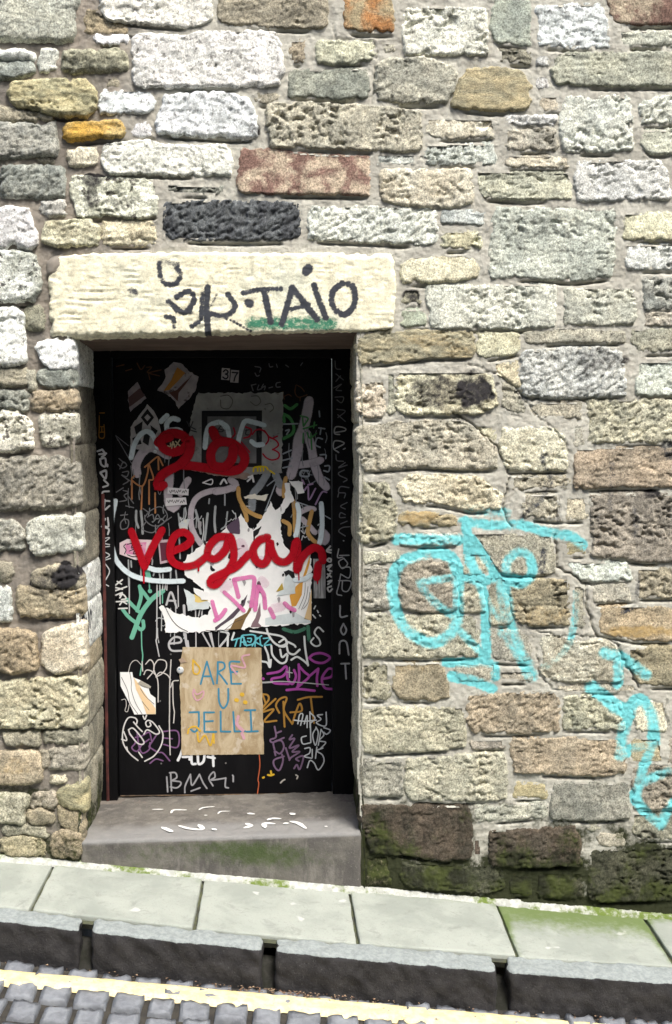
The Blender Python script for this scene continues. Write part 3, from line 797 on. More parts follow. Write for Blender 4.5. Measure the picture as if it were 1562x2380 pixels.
s('H', 'X', 'layer', 18, (370, 1572), (610, 1534), (620, 1678), (560, 1708), (370, 1698))
s('H', 'T', 'smooth', 22, (-30, 1592), (270, 1574), (305, 1680), (290, 1786), (150, 1806), (-30, 1798))
s('H', 'P', 'smooth', 12, (370, 1772), (500, 1752), (475, 1790), (380, 1800))
s('H', 'B', 'smooth', 22, (420, 1890), (560, 1804), (620, 1804), (620, 2018), (450, 1950))
s('H', 'P', 'smooth', 24, (-30, 1892), (150, 1902), (215, 1902), (180, 2010), (170, 2106), (60, 2088), (-30, 2078))
s('H', 'T', 'smooth', 18, (200, 2034), (300, 2004), (420, 2080), (240, 2108))
s('H', 'X', 'rough', 16, (235, 1905), (395, 1875), (425, 1940), (370, 1985), (245, 1985))
s('H', 'T', 'smooth', 14, (435, 1975), (590, 2045), (598, 2180), (500, 2120), (440, 2070))
s('H', 'X', 'layer', 14, (30, 2135), (160, 2125), (330, 2150), (345, 2205), (180, 2165), (40, 2180))
s('H', 'X', 'smooth', 12, (312, 1565), (350, 1565), (354, 1690), (316, 1690))
s('G', 'X', 'rough', 14, (205, 950), (250, 960), (262, 1085), (222, 1095))
s('H', 'T', 'rough', 18, (20, 2204), (160, 2184), (320, 2232), (340, 2328), (30, 2338))
s('H', 'T', 'rough', 18, (390, 2204), (500, 2144), (605, 2212), (585, 2356), (390, 2338))

wall = empty('stone_wall', (0, 0.1, float(zp(0.0))), 'old rubble wall of pale and dark sandstone blocks around the black door', 'wall')
rnd = random.Random(5)
allpoly = []
for i, (fr, style, kind, prot, pts) in enumerate(ST):
    xz = wall_xz(fr, pts)
    c0 = xz.mean(0)
    left = c0[0] < XL + .1
    pr = prot * (.95 if left else .60) * rnd.uniform(.8, 1.2)
    g = rnd.uniform(.86, 1.14)
    tint = (g * rnd.uniform(.96, 1.05), g, g * rnd.uniform(.93, 1.05))
    o, (P, nu, nv, W_, H_, bot) = stone_obj('stone', xz, style, pr, kind, (.85 if style == 'W' else 1.05) * (1.15 if left else 1.0) * rnd.uniform(.8, 1.2), i * 3 + 1, wall, tint,
                                            .0052, rnd.uniform(.003, .0065) * (1.4 if left else 1.0), tilt=rnd.uniform(-.004, .012) if left else rnd.uniform(.002, .015), grow=((.015 if fr in 'GH' else .0105) if left else .0115))
    iu = max(1, int(nu * min(.3, .018 / W_))); iv = max(1, int(nv * min(.3, .018 / H_)))
    allpoly.append(np.vstack([P[iv, iu:nu - iu], P[iv:nv - iv, nu - 1 - iu], P[nv - 1 - iv, iu:nu - iu][::-1], P[iv:nv - iv, iu][::-1]]))
    if rnd.random() < (.35 if left else .85) and W_ > .07:
        a0 = rnd.uniform(0, .3); a1 = rnd.uniform(.65, 1.0)
        k0, k1 = int(a0 * len(bot)), max(int(a0 * len(bot)) + 2, int(a1 * len(bot)))
        gl = bot[k0:k1].copy(); gl[:, 1] -= rnd.uniform(.003, .008)
        ext = rnd.uniform(0, .04)
        gl = np.vstack([gl, gl[-1] + [ext, rnd.uniform(-.002, .002)]])
        GROOVES.append((gl, rnd.uniform(.6, 1.3)))

# --- lintel
LINT = [(112, 645), (128, 605), (160, 590), (330, 585), (560, 584), (918, 588), (924, 680), (918, 764), (840, 772), (500, 779), (172, 786), (114, 785)]
lx = wall_xz('U', LINT)
v, q, info = stone_geo(lx, .020, 'smooth', .5, 400, .0048, .007, .08)
tool = (np.maximum(0, pn(v[:, 0] * 11, v[:, 2] * 100, 55) - .16) * .016 + .004 * fbm(v[:, 0], v[:, 2], 9, 4, 57)) * (.35 + .9 * sstep(-.1, .35, pn(v[:, 0] * 3, v[:, 2] * 5, 58)))
nface = info[1] * info[2]
tool *= .45; msk = np.zeros(len(v)); msk[:nface] = sstep(-.01, -.018, v[:nface, 1])
v[:, 1] += tool * msk
me = mesh_np('lintel', v, q)
for k_, a_ in masks(v[:, 0], v[:, 2]).items(): set_attr(me, k_, a_)
lint = add('lintel', me, SM['lintel'], wall, 'long cream sandstone lintel tagged in black with TAIO and a green smear')
lint.color = (1, 1, 1, 1)
P, nu, nv, W_, H_, bot = info
allpoly.append(np.vstack([P[3, 3:nu - 3], P[3:nv - 3, nu - 4], P[nv - 4, 3:nu - 3][::-1], P[3:nv - 3, 3][::-1]]))
pv, pq, _ = stone_geo(wall_xz('U', [(106, 600), (130, 590), (156, 588), (155, 612), (140, 640), (124, 652), (106, 640)]), .026, 'smooth', .6, 402, .006, .01, .05)
pme = mesh_np('mortar_patch', pv, pq)
add('mortar_patch', pme, MORTAR, lint)

# ------------------------------------------------------------------ door opening
LEDGE = on_y('U', [(168, 775), (170, 830), (172, 900), (176, 1050), (180, 1200), (184, 1300), (190, 1450), (194, 1600), (195, 1800), (194, 1900), (190, 1965), (188, 2020)])
REDGE = on_y('U', [(828, 765), (829, 880), (834, 960), (832, 1000), (835, 1100), (832, 1190), (833, 1350), (831, 1500), (832, 1700), (830, 1800), (836, 1870), (838, 1950), (838, 2060)])
def xl(z): return np.interp(z, LEDGE[::-1, 2], LEDGE[::-1, 0])
def xr(z): return np.interp(z, REDGE[::-1, 2], REDGE[::-1, 0])
ZTOP = float(on_y('U', [(500, 780)])[0, 2])
_st = on_y('U', [(190, 1955), (838, 1935)], -.012)
ZS0, ZS1 = _st[0, 2], _st[1, 2]
def zstep(x): return ZS0 + (ZS1 - ZS0) * (np.asarray(x) - _st[0, 0]) / (_st[1, 0] - _st[0, 0])
YF, YD = .40, .432            # frame front, door leaf front

# ------------------------------------------------------------------ mortar
x_lo = float(wall_xz('U', [(-20, 1190)])[0, 0]) - 1.15; x_hi = float(wall_xz('U', [(1590, 1190)])[0, 0]) + 1.15
vx_lo = float(wall_xz('U', [(-30, 0)])[0, 0]) - .06; vx_hi = float(wall_xz('U', [(1592, 0)])[0, 0]) + .06
z_lo = float(zp(vx_hi)) - .06; z_hi = float(wall_xz('U', [(781, -30)])[0, 1]) + .02
gs = .0048
gx = np.arange(vx_lo, vx_hi, gs); gz = np.arange(z_lo, z_hi, gs)
GX, GZ = np.meshgrid(gx, gz)
inside = np.zeros(GX.shape, bool)
def pip(poly, X, Z):
    r = np.zeros(X.shape, bool)
    j = len(poly) - 1
    for i in range(len(poly)):
        xi, zi = poly[i]; xj, zj = poly[j]
        if zi != zj:
            r ^= ((zi > Z) != (zj > Z)) & (X < (xj - xi) * (Z - zi) / (zj - zi) + xi)
        j = i
    return r
for pl in allpoly:
    i0, i1 = np.searchsorted(gx, [pl[:, 0].min(), pl[:, 0].max()]); j0, j1 = np.searchsorted(gz, [pl[:, 1].min(), pl[:, 1].max()])
    if i1 <= i0 or j1 <= j0: continue
    inside[j0:j1, i0:i1] |= pip(pl[::2], GX[j0:j1, i0:i1], GZ[j0:j1, i0:i1])
opening = (GX > xl(GZ) - .004) & (GX < xr(GZ) + .004) & (GZ < ZTOP + .03) & (GZ > z_lo - 1)
x, z = GX.ravel(), GZ.ravel()
m0 = np.interp(x, [XL - .25, XL + .25], [-.002, .0055])
my = -(m0 + .006 * fbm(x, z, 11, 3, 90) + .005 * fbm(x, z, 60, 3, 95, .7) + .006 * np.maximum(0, pn(x * 5, z * 5, 99)))
gr = np.zeros(GX.shape)
for gl, st in GROOVES:
    k = max(2, int(np.sum(np.linalg.norm(np.diff(gl, axis=0), axis=1)) / .003))
    t = np.linspace(0, 1, k); l = np.concatenate([[0], np.cumsum(np.linalg.norm(np.diff(gl, axis=0), axis=1))]); l /= l[-1]
    px_ = np.interp(t, l, gl[:, 0]); pz_ = np.interp(t, l, gl[:, 1])
    i0, i1 = np.searchsorted(gx, [px_.min() - .012, px_.max() + .012]); j0, j1 = np.searchsorted(gz, [pz_.min() - .012, pz_.max() + .012])
    if i1 - i0 < 1 or j1 - j0 < 1: continue
    sx_ = GX[j0:j1, i0:i1]; sz_ = GZ[j0:j1, i0:i1]
    zz = np.interp(sx_, px_, pz_)
    endf = sstep(0, .03, sx_ - px_[0]) * sstep(0, .03, px_[-1] - sx_)
    wd = .0042
    gr[j0:j1, i0:i1] = np.maximum(gr[j0:j1, i0:i1], .026 * st * endf * np.exp(-((sz_ - zz) / wd) ** 2) * (.75 + .5 * pn(sx_ * 30, sz_ * 3, 7)))
my = my + gr.ravel() + cracks(x, z)
keep = ~(inside | opening)
kc = (keep[:-1, :-1] | keep[1:, :-1] | keep[:-1, 1:] | keep[1:, 1:]) & ~(opening[:-1, :-1] & opening[1:, 1:])
qd = grid_quads(len(gx), len(gz))[kc.ravel()]
used = np.unique(qd); remap = np.full(GX.size, -1); remap[used] = np.arange(len(used))
vt = np.stack([x, my, z], 1)[used]
me = mesh_np('mortar', vt, remap[qd])
for k_, a_ in masks(vt[:, 0], vt[:, 2]).items():
    if k_ in ('cyan', 'dark', 'soot', 'moss'): set_attr(me, k_, a_)
add('mortar', me, MORTAR, wall)

# solid core of the wall behind the face
xo0, xo1 = float(LEDGE[:, 0].min()) - .03, float(REDGE[:, 0].max()) + .03
core = plain('wall_rubble', (.25, .22, .19), (.18, .16, .14), 10, .95, .2)
ztop_w = z_hi + .75; zb = float(zp(x_hi)) - .4
for (a0, a1, b0, b1) in ((x_lo, xo0, zb, ztop_w), (xo1, x_hi, zb, ztop_w), (xo0 + .001, xo1 - .001, ZTOP + .06, ztop_w - .001)):
    add('wall_core', box_mesh('wall_core', a0, a1, .046, .75, b0, b1), core, wall)

# courses that carry on past the picture, as one mass
fv, fq, fo = [], [], 0
rr = random.Random(21)
def fill(xa, xb, za, zb_):
    global fo
    zc = za
    while zc < zb_ - .04:
        hh = min(rr.uniform(.09, .19), zb_ - zc)
        xc = xa
        while xc < xb - .03:
            ww = min(rr.uniform(.14, .42), xb - xc)
            if xb - xc - ww < .08: ww = xb - xc
            g_ = .009
            poly = [(xc + g_, zc + hh - g_), (xc + ww - g_, zc + hh - g_ + rr.uniform(-.006, .006)), (xc + ww - g_, zc + g_), (xc + g_, zc + g_ + rr.uniform(-.006, .006))]
            v_, q_, _ = stone_geo(poly, rr.uniform(.014, .03), rr.choice(['rough', 'pitted', 'layer', 'smooth']), 1.0, rr.randrange(500), .012, .012, .05, False)
            fv.append(v_); fq.append(q_ + fo); fo += len(v_)
            xc += ww
        zc += hh
fill(x_lo, vx_lo + .045, float(zp(vx_lo)) - .05, z_hi)
fill(vx_hi - .045, x_hi, float(zp(x_hi)) - .05, z_hi)
fill(x_lo, x_hi, z_hi - .012, ztop_w)
fv = np.vstack(fv); fq = np.vstack(fq)
me = mesh_np('stone_courses', fv, fq)
for k_, a_ in masks(fv[:, 0], fv[:, 2]).items(): set_attr(me, k_, a_)
o = add('stone_courses', me, SM['P'], wall, kind='stuff'); o.color = (1, 1, 1, 1)
for (a0, a1, b0, b1) in ((x_lo, vx_lo + .004, zb, z_hi), (vx_hi - .008, x_hi, zb, z_hi), (x_lo, x_hi, z_hi - .004, ztop_w)):
    nx_, nz_ = max(2, int((a1 - a0) / .02)), max(2, int((b1 - b0) / .02))
    X_, Z_ = np.meshgrid(np.linspace(a0, a1, nx_), np.linspace(b0, b1, nz_))
    yy = -.004 - .004 * fbm(X_, Z_, 11, 3, 90)
    vv = np.stack([X_, yy, Z_], -1).reshape(-1, 3)
    me = mesh_np('mortar', vv, grid_quads(nx_, nz_))
    set_attr(me, 'moss', masks(vv[:, 0], vv[:, 2])['moss'])
    add('mortar', me, MORTAR, wall)

# jamb stones lining the recess
def jamb(side, v0, v1, style, tint, seed, amp=1.0):
    e0 = on_y('U', [(190 if side < 0 else 832, v0), (190 if side < 0 else 832, v1)])
    za, zb_ = e0[0, 2], e0[1, 2]
    nz_ = max(6, int((za - zb_) / .008)); ny_ = 52
    t = np.linspace(0, 1, nz_)[:, None] + np.zeros((1, ny_)); dpt = np.linspace(0, 1, ny_)[None] + np.zeros((nz_, 1))
    Z = za + (zb_ - za) * t
    Y = -.012 + (YF + .05 + .012) * dpt ** 1.15
    ed = np.minimum(t, 1 - t) * (za - zb_)
    prf = 1 - np.exp(-ed / .009)
    fr_ = 1 - np.exp(-(Y + .012) / .014)
    rel = (relief('smooth', Y.ravel(), Z.ravel(), seed).reshape(Z.shape) * 1.2 * amp + .010 * fbm(Y, Z, 5, 2, seed + 2)) * prf
    off = (.007 * prf - .004) * fr_ + rel * fr_ - .016 * (1 - fr_)
    base = xl(Z) if side < 0 else xr(Z)
    X = base + (off if side < 0 else -off)
    vv = np.stack([X, Y, Z], -1).reshape(-1, 3)
    q_ = grid_quads(ny_, nz_)
    if side > 0: q_ = q_[:, ::-1]
    me = mesh_np('jamb_stone', vv, q_)
    mk = {'moss': np.clip((1 - sstep(.0, .35, Z.ravel() - zstep(X.ravel()) + .25 * fbm(Y.ravel(), Z.ravel(), 8, 3, 8))) * .8, 0, 1)}
    if style == 'W' and side < 0:
        u_ = Y.ravel(); z_ = Z.ravel()
        tagm = np.maximum(0, pn(u_ * 60, z_ * 14, seed) - .12) * 4
        band = sstep(.0, .05, t.ravel() - .1) * (1 - sstep(.75, .95, t.ravel())) * (1 - sstep(.16, .26, u_)) * sstep(.0, .03, u_)
        mk['dark'] = np.clip(tagm, 0, 1) * band * (1.2 if 1400 < v0 < 1450 else 0)
    for k_, a_ in mk.items(): set_attr(me, k_, a_)
    o_ = add('jamb_stone', me, SM[style], wall); o_.color = (*tint, 1)
LJ = [(770, 895, 'W', 1.0), (893, 1035, 'K', .45), (1033, 1200, 'K', .55), (1198, 1325, 'X', .8), (1323, 1415, 'W', 1.0), (1413, 1525, 'W', 1.0), (1523, 1580, 'T', 1.0), (1578, 1705, 'X', 1.0), (1703, 1800, 'X', .9), (1798, 1990, 'X', 1.0)]  # upper K stones: sooty tone, tint darkened further to paint in recess shade
for i, (a0, a1, st_, g) in enumerate(LJ): jamb(-1, a0, a1, st_, (g, g, g * .98), 300 + i * 5, .8)
RJ = [(770, 890, 'P', 1), (888, 985, 'N', 1), (983, 1145, 'P', 1), (1143, 1275, 'P', 1), (1273, 1420, 'X', 1), (1418, 1530, 'P', 1), (1528, 1630, 'X', 1), (1628, 1755, 'P', 1), (1753, 1855, 'X', 1), (1853, 2080, 'Q', 1)]
for i, (a0, a1, st_, g) in enumerate(RJ): jamb(1, a0, a1, st_, (g, g, g), 360 + i * 5, .8)
# timber safe-lintel seen from below
sof_m = plain('weathered_soffit_timber', (.22, .17, .14), (.15, .11, .09), 9, .8, .25, .002, 60, stretch=(.4, 1, 1))
xa, xb = xo0 + .002, xo1 - .002
sv, sq = rough_block([(xa, .012, ZTOP - .002), (xb, .012, ZTOP - .002 + .012), (xb, YF + .06, ZTOP - .034 + .012), (xa, YF + .06, ZTOP - .034),
                      (xa, .012, ZTOP + .058), (xb, .012, ZTOP + .058), (xb, YF + .06, ZTOP + .058), (xa, YF + .06, ZTOP + .058)], .004, .02, .0015, 20, 3)
add('soffit_board', mesh_np('soffit_board', sv, sq), sof_m, wall)

# ------------------------------------------------------------------ painted ribbons on flat faces
def ribbon_mesh(name, strokes, soft):
    """strokes: list of (points on plane as (x, z), half width, y)"""
    V, Q, C, off = [], [], [], 0
    for pts, hw, y0 in strokes:
        c = catmull(pts, max(.0035, hw * .45))
        keep_ = np.concatenate([[True], np.linalg.norm(np.diff(c, axis=0), axis=1) > 1e-5]); c = c[keep_]
        if len(c) < 2: c = np.vstack([c, c + [[1e-4, 0]]])
        tg = np.gradient(c, axis=0); tg /= np.maximum(np.linalg.norm(tg, axis=1, keepdims=True), 1e-9)
        rows = []
        for a_ in (80, 55, 28): rows.append((c[0] - tg[0] * hw * math.sin(R(a_)), tg[0], hw * math.cos(R(a_))))
        for k in range(len(c)): rows.append((c[k], tg[k], hw * (1 + .07 * float(pn(k * .23, hw * 900, 5)))))
        for a_ in (28, 55, 80): rows.append((c[-1] + tg[-1] * hw * math.sin(R(a_)), tg[-1], hw * math.cos(R(a_))))
        prof = [(-1.0, 0.0), (-.62, .8), (0, 1.0), (.62, .8), (1.0, 0.0)] if soft else [(-1.0, 1.0), (0, 1.0), (1.0, 1.0)]
        if soft: prof = [(a_ * (1 + soft * .6), b_) for a_, b_ in prof]
        n = len(rows); k_ = len(prof)
        for i, (p_, t_, h_) in enumerate(rows):
            nx_, nz_ = -t_[1], t_[0]
            capf = 1.0 if 3 <= i < n - 3 else (.35 if i in (0, n - 1) else .75)
            for a_, b_ in prof:
                V.append((p_[0] + nx_ * a_ * h_, y0 - i * 4e-6, p_[1] + nz_ * a_ * h_)); C.append(b_ * (capf if soft else 1))
        q_ = grid_quads(k_, n) + off
        Q.append(q_); off += n * k_
    me = mesh_np(name, V, np.vstack(Q))
    set_attr(me, 'cov', C)
    return me

KL = .34
def tag(name, parent, col, groups, y, soft=0.0, alpha=1.0, label=None, plane=None):
    """groups: list of (frame, width in frame units, [stroke, stroke...])"""
    if plane is None: y = YD - (YD - y) * KL
    st = []; i = 0
    for fr, wd, strokes in groups:
        for p_ in strokes:
            pp = on_y(fr, p_, YD if plane is None else plane)[:, [0, 2]]
            st.append((pp, wd * FR[fr][2] / 640 * 1.10 / 2, y - i * 3e-5)); i += 1
    return add(name, ribbon_mesh(name, st, soft), paint_mat(col, soft, alpha), parent, label)

def tags(names, parent, col, groups, y, soft=0.0, alpha=1.0, label=None, plane=None):
    k = 0
    for fr, wd, strokes in groups:
        for p_ in strokes:
            tag(names if isinstance(names, str) else names[k], parent, col, [(fr, wd, [p_])], y - k * 1.2e-4, soft, alpha, label, plane); k += 1

def sheet(name, fr, poly, y, mat, parent=None, label=None, cat=None, group=None, ragged=0.0, plane=None, thick=.0012, curl=0.0, seed=0):
    y = YD - (YD - y) * KL; thick = thick * KL; curl = curl * KL
    p_ = on_y(fr, poly, YD if plane is None else plane)[:, [0, 2]]
    if ragged:
        n = []
        for i in range(len(p_)):
            a_, b_ = p_[i], p_[(i + 1) % len(p_)]
            k = max(1, int(np.linalg.norm(b_ - a_) / .008))
            n.append(a_ + (b_ - a_) * np.linspace(0, 1, k, endpoint=False)[:, None])
        p_ = np.vstack(n)
        p_ = p_ + ragged * np.stack([pn(p_[:, 0] * 60, p_[:, 1] * 60, seed), pn(p_[:, 0] * 60, p_[:, 1] * 60, seed + 4)], 1)
    bm = bmesh.new()
    vs = [bm.verts.new((a_, y, b_)) for a_, b_ in p_]
    f_ = bm.faces.new(vs)
    bm.normal_update()
    if f_.normal.y > 0: f_.normal_flip()
    bmesh.ops.triangulate(bm, faces=[f_])
    # a real sheet: subdivide, buckle slightly, give it thickness
    bmesh.ops.subdivide_edges(bm, edges=[e_ for e_ in bm.edges if e_.calc_length() > .05], cuts=2, use_grid_fill=False)
    bmesh.ops.triangulate(bm, faces=bm.faces[:])
    if curl:
        for v_ in bm.verts: v_.co.y -= curl * max(0, float(pn(v_.co.x * 9, v_.co.z * 9, seed + 8)) + .25)
    ret = bmesh.ops.extrude_face_region(bm, geom=bm.faces[:])
    for g_ in ret['geom']:
        if isinstance(g_, bmesh.types.BMVert): g_.co.y -= thick
    bmesh.ops.recalc_face_normals(bm, faces=bm.faces[:])
    me = bpy.data.meshes.new(name); bm.to_mesh(me); bm.free()
    o_ = add(name, me, mat, parent, label, cat, group)
    return o_

# ------------------------------------------------------------------ door, frame
black = plain('black_gloss_paint', (.0045, .0045, .0055), (.008, .008, .009), 6, .5, .12, .0006, 40, c3=(.02, .02, .02), spk=(.66, .76), s2=90, stretch=(1, 1, .35))
black2 = plain('black_frame_paint', (.004, .004, .0045), (.007, .007, .0075), 8, .55, .12, .0008, 40, stretch=(1, 1, .3))
zd0 = float(on_y('U', [(500, 1852)], YD)[0, 2]); zd1 = float(on_y('U', [(500, 815)], YD)[0, 2])
fx0 = float(xl(1.2)) - .02; fx1 = float(xr(1.2)) + .03
dx0 = float(on_y('U', [(272, 1500)], YD)[0, 0]); dx1 = float(on_y('U', [(771, 1500)], YD)[0, 0])
frame = empty('door_frame', (.5 * (fx0 + fx1), YF, zd0 - .02), 'black painted timber frame around the graffiti covered door', 'door frame')
add('post', box_mesh('post', fx0, dx0 - .003, YF, YF + .12, zd0 - .02, ZTOP + .02, .004), black2, frame)
add('post', box_mesh('post', dx1 + .003, fx1, YF, YF + .12, zd0 - .02, ZTOP + .02, .004), black2, frame)
add('head', box_mesh('head', dx0 - .002, dx1 + .002, YF + .004, YF + .12, zd1 - .03, ZTOP + .02, .004), black2, frame)
redp = plain('worn_red_primer', (.11, .035, .03), (.05, .02, .02), 20, .7, .2)
door = empty('door', (.5 * (dx0 + dx1), YD, zd0), 'black painted door covered in tags, torn posters and red writing', 'door')
add('door_leaf', box_mesh('door_leaf', dx0, dx1, YD, YD + .045, zd0 + .006, zd1 - .032, .003), black, door)
# weather bar, lock, spy hole, screws
wx_ = plain('worn_timber_edge', (.16, .11, .07), (.05, .04, .03), 30, .8, .2)
add('bottom_edge', box_mesh('bottom_edge', dx0 + .004, dx1 - .004, YD - .003, YD + .02, zd0 + .0062, zd0 + .011, .0015), wx_, door)
steel = plain('pale_enamel_metal', (.62, .64, .64), (.50, .52, .53), 30, .35, .5)
dkst = plain('dull_steel', (.20, .19, .18), (.10, .10, .10), 40, .45, .5)
def disc(name, fr, c_, rad, y, th, mat, parent, seg=20):
    p_ = on_y(fr, [c_], YD)[0]
    bm = bmesh.new()
    prof = [(0, th), (rad * .7, th), (rad * .92, th * .8), (rad, th * .3), (rad, -.002)]
    rings = []
    for r_, h_ in prof:
        if r_ == 0: rings.append([bm.verts.new((p_[0], y - h_, p_[2]))]); continue
        rings.append([bm.verts.new((p_[0] + r_ * math.cos(t_), y - h_, p_[2] + r_ * math.sin(t_))) for t_ in [2 * math.pi * k / seg for k in range(seg)]])
    for k in range(seg):
        bm.faces.new((rings[0][0], rings[1][k], rings[1][(k + 1) % seg]))
        for i in range(1, len(rings) - 1):
            bm.faces.new((rings[i][k], rings[i + 1][k], rings[i + 1][(k + 1) % seg], rings[i][(k + 1) % seg]))
    bmesh.ops.recalc_face_normals(bm, faces=bm.faces[:])
    for f_ in bm.faces: f_.smooth = True
    me = bpy.data.meshes.new(name); bm.to_mesh(me); bm.free()
    return add(name, me, mat, parent)
lk = disc('lock', 'J', (598, 628), .0145, YD - .0005, .009, steel, door)
disc('keyhole', 'J', (594, 620), .003, YD - .0095, .0006, plain('blue_dot', (.05, .2, .35)), lk, 10)
disc('spyhole', 'I', (465, 610), .007, YD - .006, .004, steel, door, 14)
for c_ in ((480, 465), (492, 792), (497, 1122), (838, 1120), (548, 545)):
    disc('screw', 'J', c_, .0035, YD - .0004, .0015, dkst, door, 8)

# --- tags under the posters
Y1 = YD - .0005
GREY = (.42, .42, .42); WHT = (.74, .77, .78); LIL = (.52, .46, .50); DIM = (.16, .16, .17); PINK = (.72, .10, .33)
tag('graffiti_tag', door, (.50, .45, .49), [
    ('a', 120, [[(500, 1500), (490, 1400), (560, 1265), (650, 1205), (760, 1235), (850, 1290)]]),
    ('c', 120, [[(880, 300), (862, 450), (870, 600), (920, 660), (970, 600)]]), ('c', 100, [[(1090, 335), (1050, 400), (1010, 480)]]),
    ('c', 80, [[(1620, 430), (1350, 460), (1200, 530), (1135, 650), (1125, 820), (1160, 950), (1240, 1070)]]),
    ('b', 130, [[(1010, 620), (985, 760), (950, 900), (900, 1020), (880, 1180), (820, 1400)]]), ('b', 110, [[(985, 960), (1035, 1100), (1070, 1300), (1130, 1450), (1190, 1530)]]),
    ('b', 95, [[(890, 1300), (1010, 1285), (1130, 1250)]]), ('d', 84, [[(10, 375), (130, 350), (225, 300), (170, 250)]]),
    ('d', 70, [[(905, 600), (1000, 555), (1060, 560)], [(940, 670), (1020, 750), (1070, 810)]]), ('d', 110, [[(1150, 810), (1190, 850), (1180, 900)]]), ('d', 90, [[(690, 360), (700, 380)]])],
    Y1, .12, .95, 'fat pale lilac sprayed letters')
tag('graffiti_tag', door, (.34, .37, .40), [('d', 90, [[(560, 180), (480, 310), (410, 400), (395, 560)], [(650, 190), (700, 300)]])], Y1 - .0012, .3, .75, 'grey sprayed streaks')
tag('graffiti_tag', door, (.50, .30, .10), [('d', 56, [[(250, 340), (262, 450), (330, 560), (420, 620), (490, 645)], [(290, 520), (330, 620), (340, 680)], [(845, 480), (855, 600), (860, 800)], [(760, 230), (742, 330), (740, 420)],
    [(1040, 590), (1010, 720), (1000, 820), (1060, 900), (1120, 935)], [(735, 690), (800, 735), (800, 830)]])], Y1 - .0018, .06, 1, 'ochre yellow painted strokes')
tag('graffiti_tag', door, (.45, .20, .08), [('c', 18, [[(470, 280), (440, 330), (560, 400), (620, 260), (630, 160)], [(590, 180), (720, 70), (750, 60)], [(640, 150), (690, 310), (640, 330)], [(750, 210), (750, 70), (800, 160)],
    [(440, 330), (440, 550)], [(560, 400), (550, 670)], [(640, 330), (640, 610)], [(710, 480), (712, 710)]])], Y1 - .0028, 0, 1, 'thin orange marker lines with drips')
tag('graffiti_tag', door, (.36, .38, .39), [('c', 34, [[(490, 690), (490, 800), (515, 880)], [(545, 690), (560, 830), (565, 950)], [(1180, 680), (1220, 830), (1240, 950)], [(1320, 720), (1300, 900), (1275, 1110)], [(1410, 640), (1400, 800), (1410, 930)]]),
    ('c', 22, [[(1050, 660), (1040, 800)], [(980, 720), (1000, 900)], [(990, 980), (1000, 1240)], [(790, 970), (790, 1020)], [(1140, 990), (1140, 1190)], [(1340, 550), (1335, 600)], [(1520, 500), (1520, 620)], [(1550, 700), (1530, 850), (1480, 900)],
             [(400, 1260), (405, 1560)], [(430, 1270), (435, 1340)], [(545, 1330), (545, 1500)], [(680, 1260), (675, 1310)], [(700, 1400), (690, 1440)], [(760, 1420), (770, 1480)], [(800, 1420), (800, 1480)], [(890, 1370), (890, 1470)], [(950, 1380), (960, 1470)]])], Y1 - .0036, .05, .9, 'grey white paint runs')
tag('graffiti_tag', door, DIM, [('c', 12, [[(590, 760), (650, 690), (760, 640), (830, 690), (850, 770), (780, 850), (680, 860), (600, 800), (590, 740)], [(620, 760), (680, 730), (700, 790), (740, 730), (780, 790), (830, 740)], [(570, 660), (640, 710)], [(600, 820), (560, 900), (680, 940), (760, 860), (900, 760)]]),
    ('c', 13, [[(290, 80), (350, 130)], [(280, 150), (330, 190), (380, 160), (340, 120), (300, 200)], [(330, 240), (400, 230), (380, 290), (320, 270), (420, 340)], [(340, 380), (400, 340), (360, 300)], [(260, 470), (340, 420)], [(340, 450), (400, 470), (350, 510), (380, 560), (300, 580)], [(400, 520), (460, 600)], [(370, 630), (460, 650)], [(390, 730), (310, 740)], [(350, 780), (400, 800), (390, 880), (320, 900), (310, 830), (350, 780)]]),
    ('a', 10, [[(250, 1060), (400, 1180)], [(280, 1110), (440, 1390)], [(250, 1060), (280, 1120)]]), ('b', 12, [[(430, 240), (490, 255), (480, 300)], [(430, 310), (450, 345), (475, 335)], [(580, 210), (590, 245), (620, 240)], [(660, 215), (670, 250)], [(760, 225), (790, 245)], [(940, 200), (920, 230)],
             [(390, 440), (410, 500)], [(400, 440), (440, 430)], [(470, 440), (455, 490), (500, 480)], [(520, 430), (500, 470), (540, 450), (530, 490)], [(580, 470), (620, 460)], [(700, 410), (660, 420), (660, 460), (700, 460)]])], Y1 - .0046, 0, 1, 'faint grey marker scribbles')
tag('graffiti_tag', door, (.10, .045, .02), [('a', 14, [[(260, 260), (350, 240)], [(370, 310), (440, 290)], [(500, 220), (545, 295), (590, 250)], [(610, 270), (670, 270), (620, 330), (780, 300)], [(630, 330), (650, 410)], [(640, 340), (760, 370)]]),
    ('b', 12, [[(870, 440), (860, 520), (900, 570), (990, 545)], [(880, 440), (930, 470), (960, 510)], [(915, 570), (915, 610)], [(730, 510), (745, 590)], [(750, 560), (790, 540), (820, 560)]])], Y1 - .0056, 0, 1, 'dull rusty marker scrawl')
tag('graffiti_tag', door, (.08, .28, .09), [('b', 42, [[(720, 745), (800, 790), (845, 880), (830, 960), (740, 1015)], [(750, 660), (810, 695), (880, 650)], [(735, 770), (745, 830)]]), ('b', 22, [[(920, 770), (1000, 800), (950, 880)], [(940, 790), (950, 880)], [(950, 910), (1090, 870)], [(990, 950), (1020, 1010), (1090, 960)], [(1030, 960), (1040, 1130)], [(950, 960), (945, 1060)], [(1070, 840), (1060, 900)]])], Y1 - .006, .1, .9, 'green sprayed squiggles')
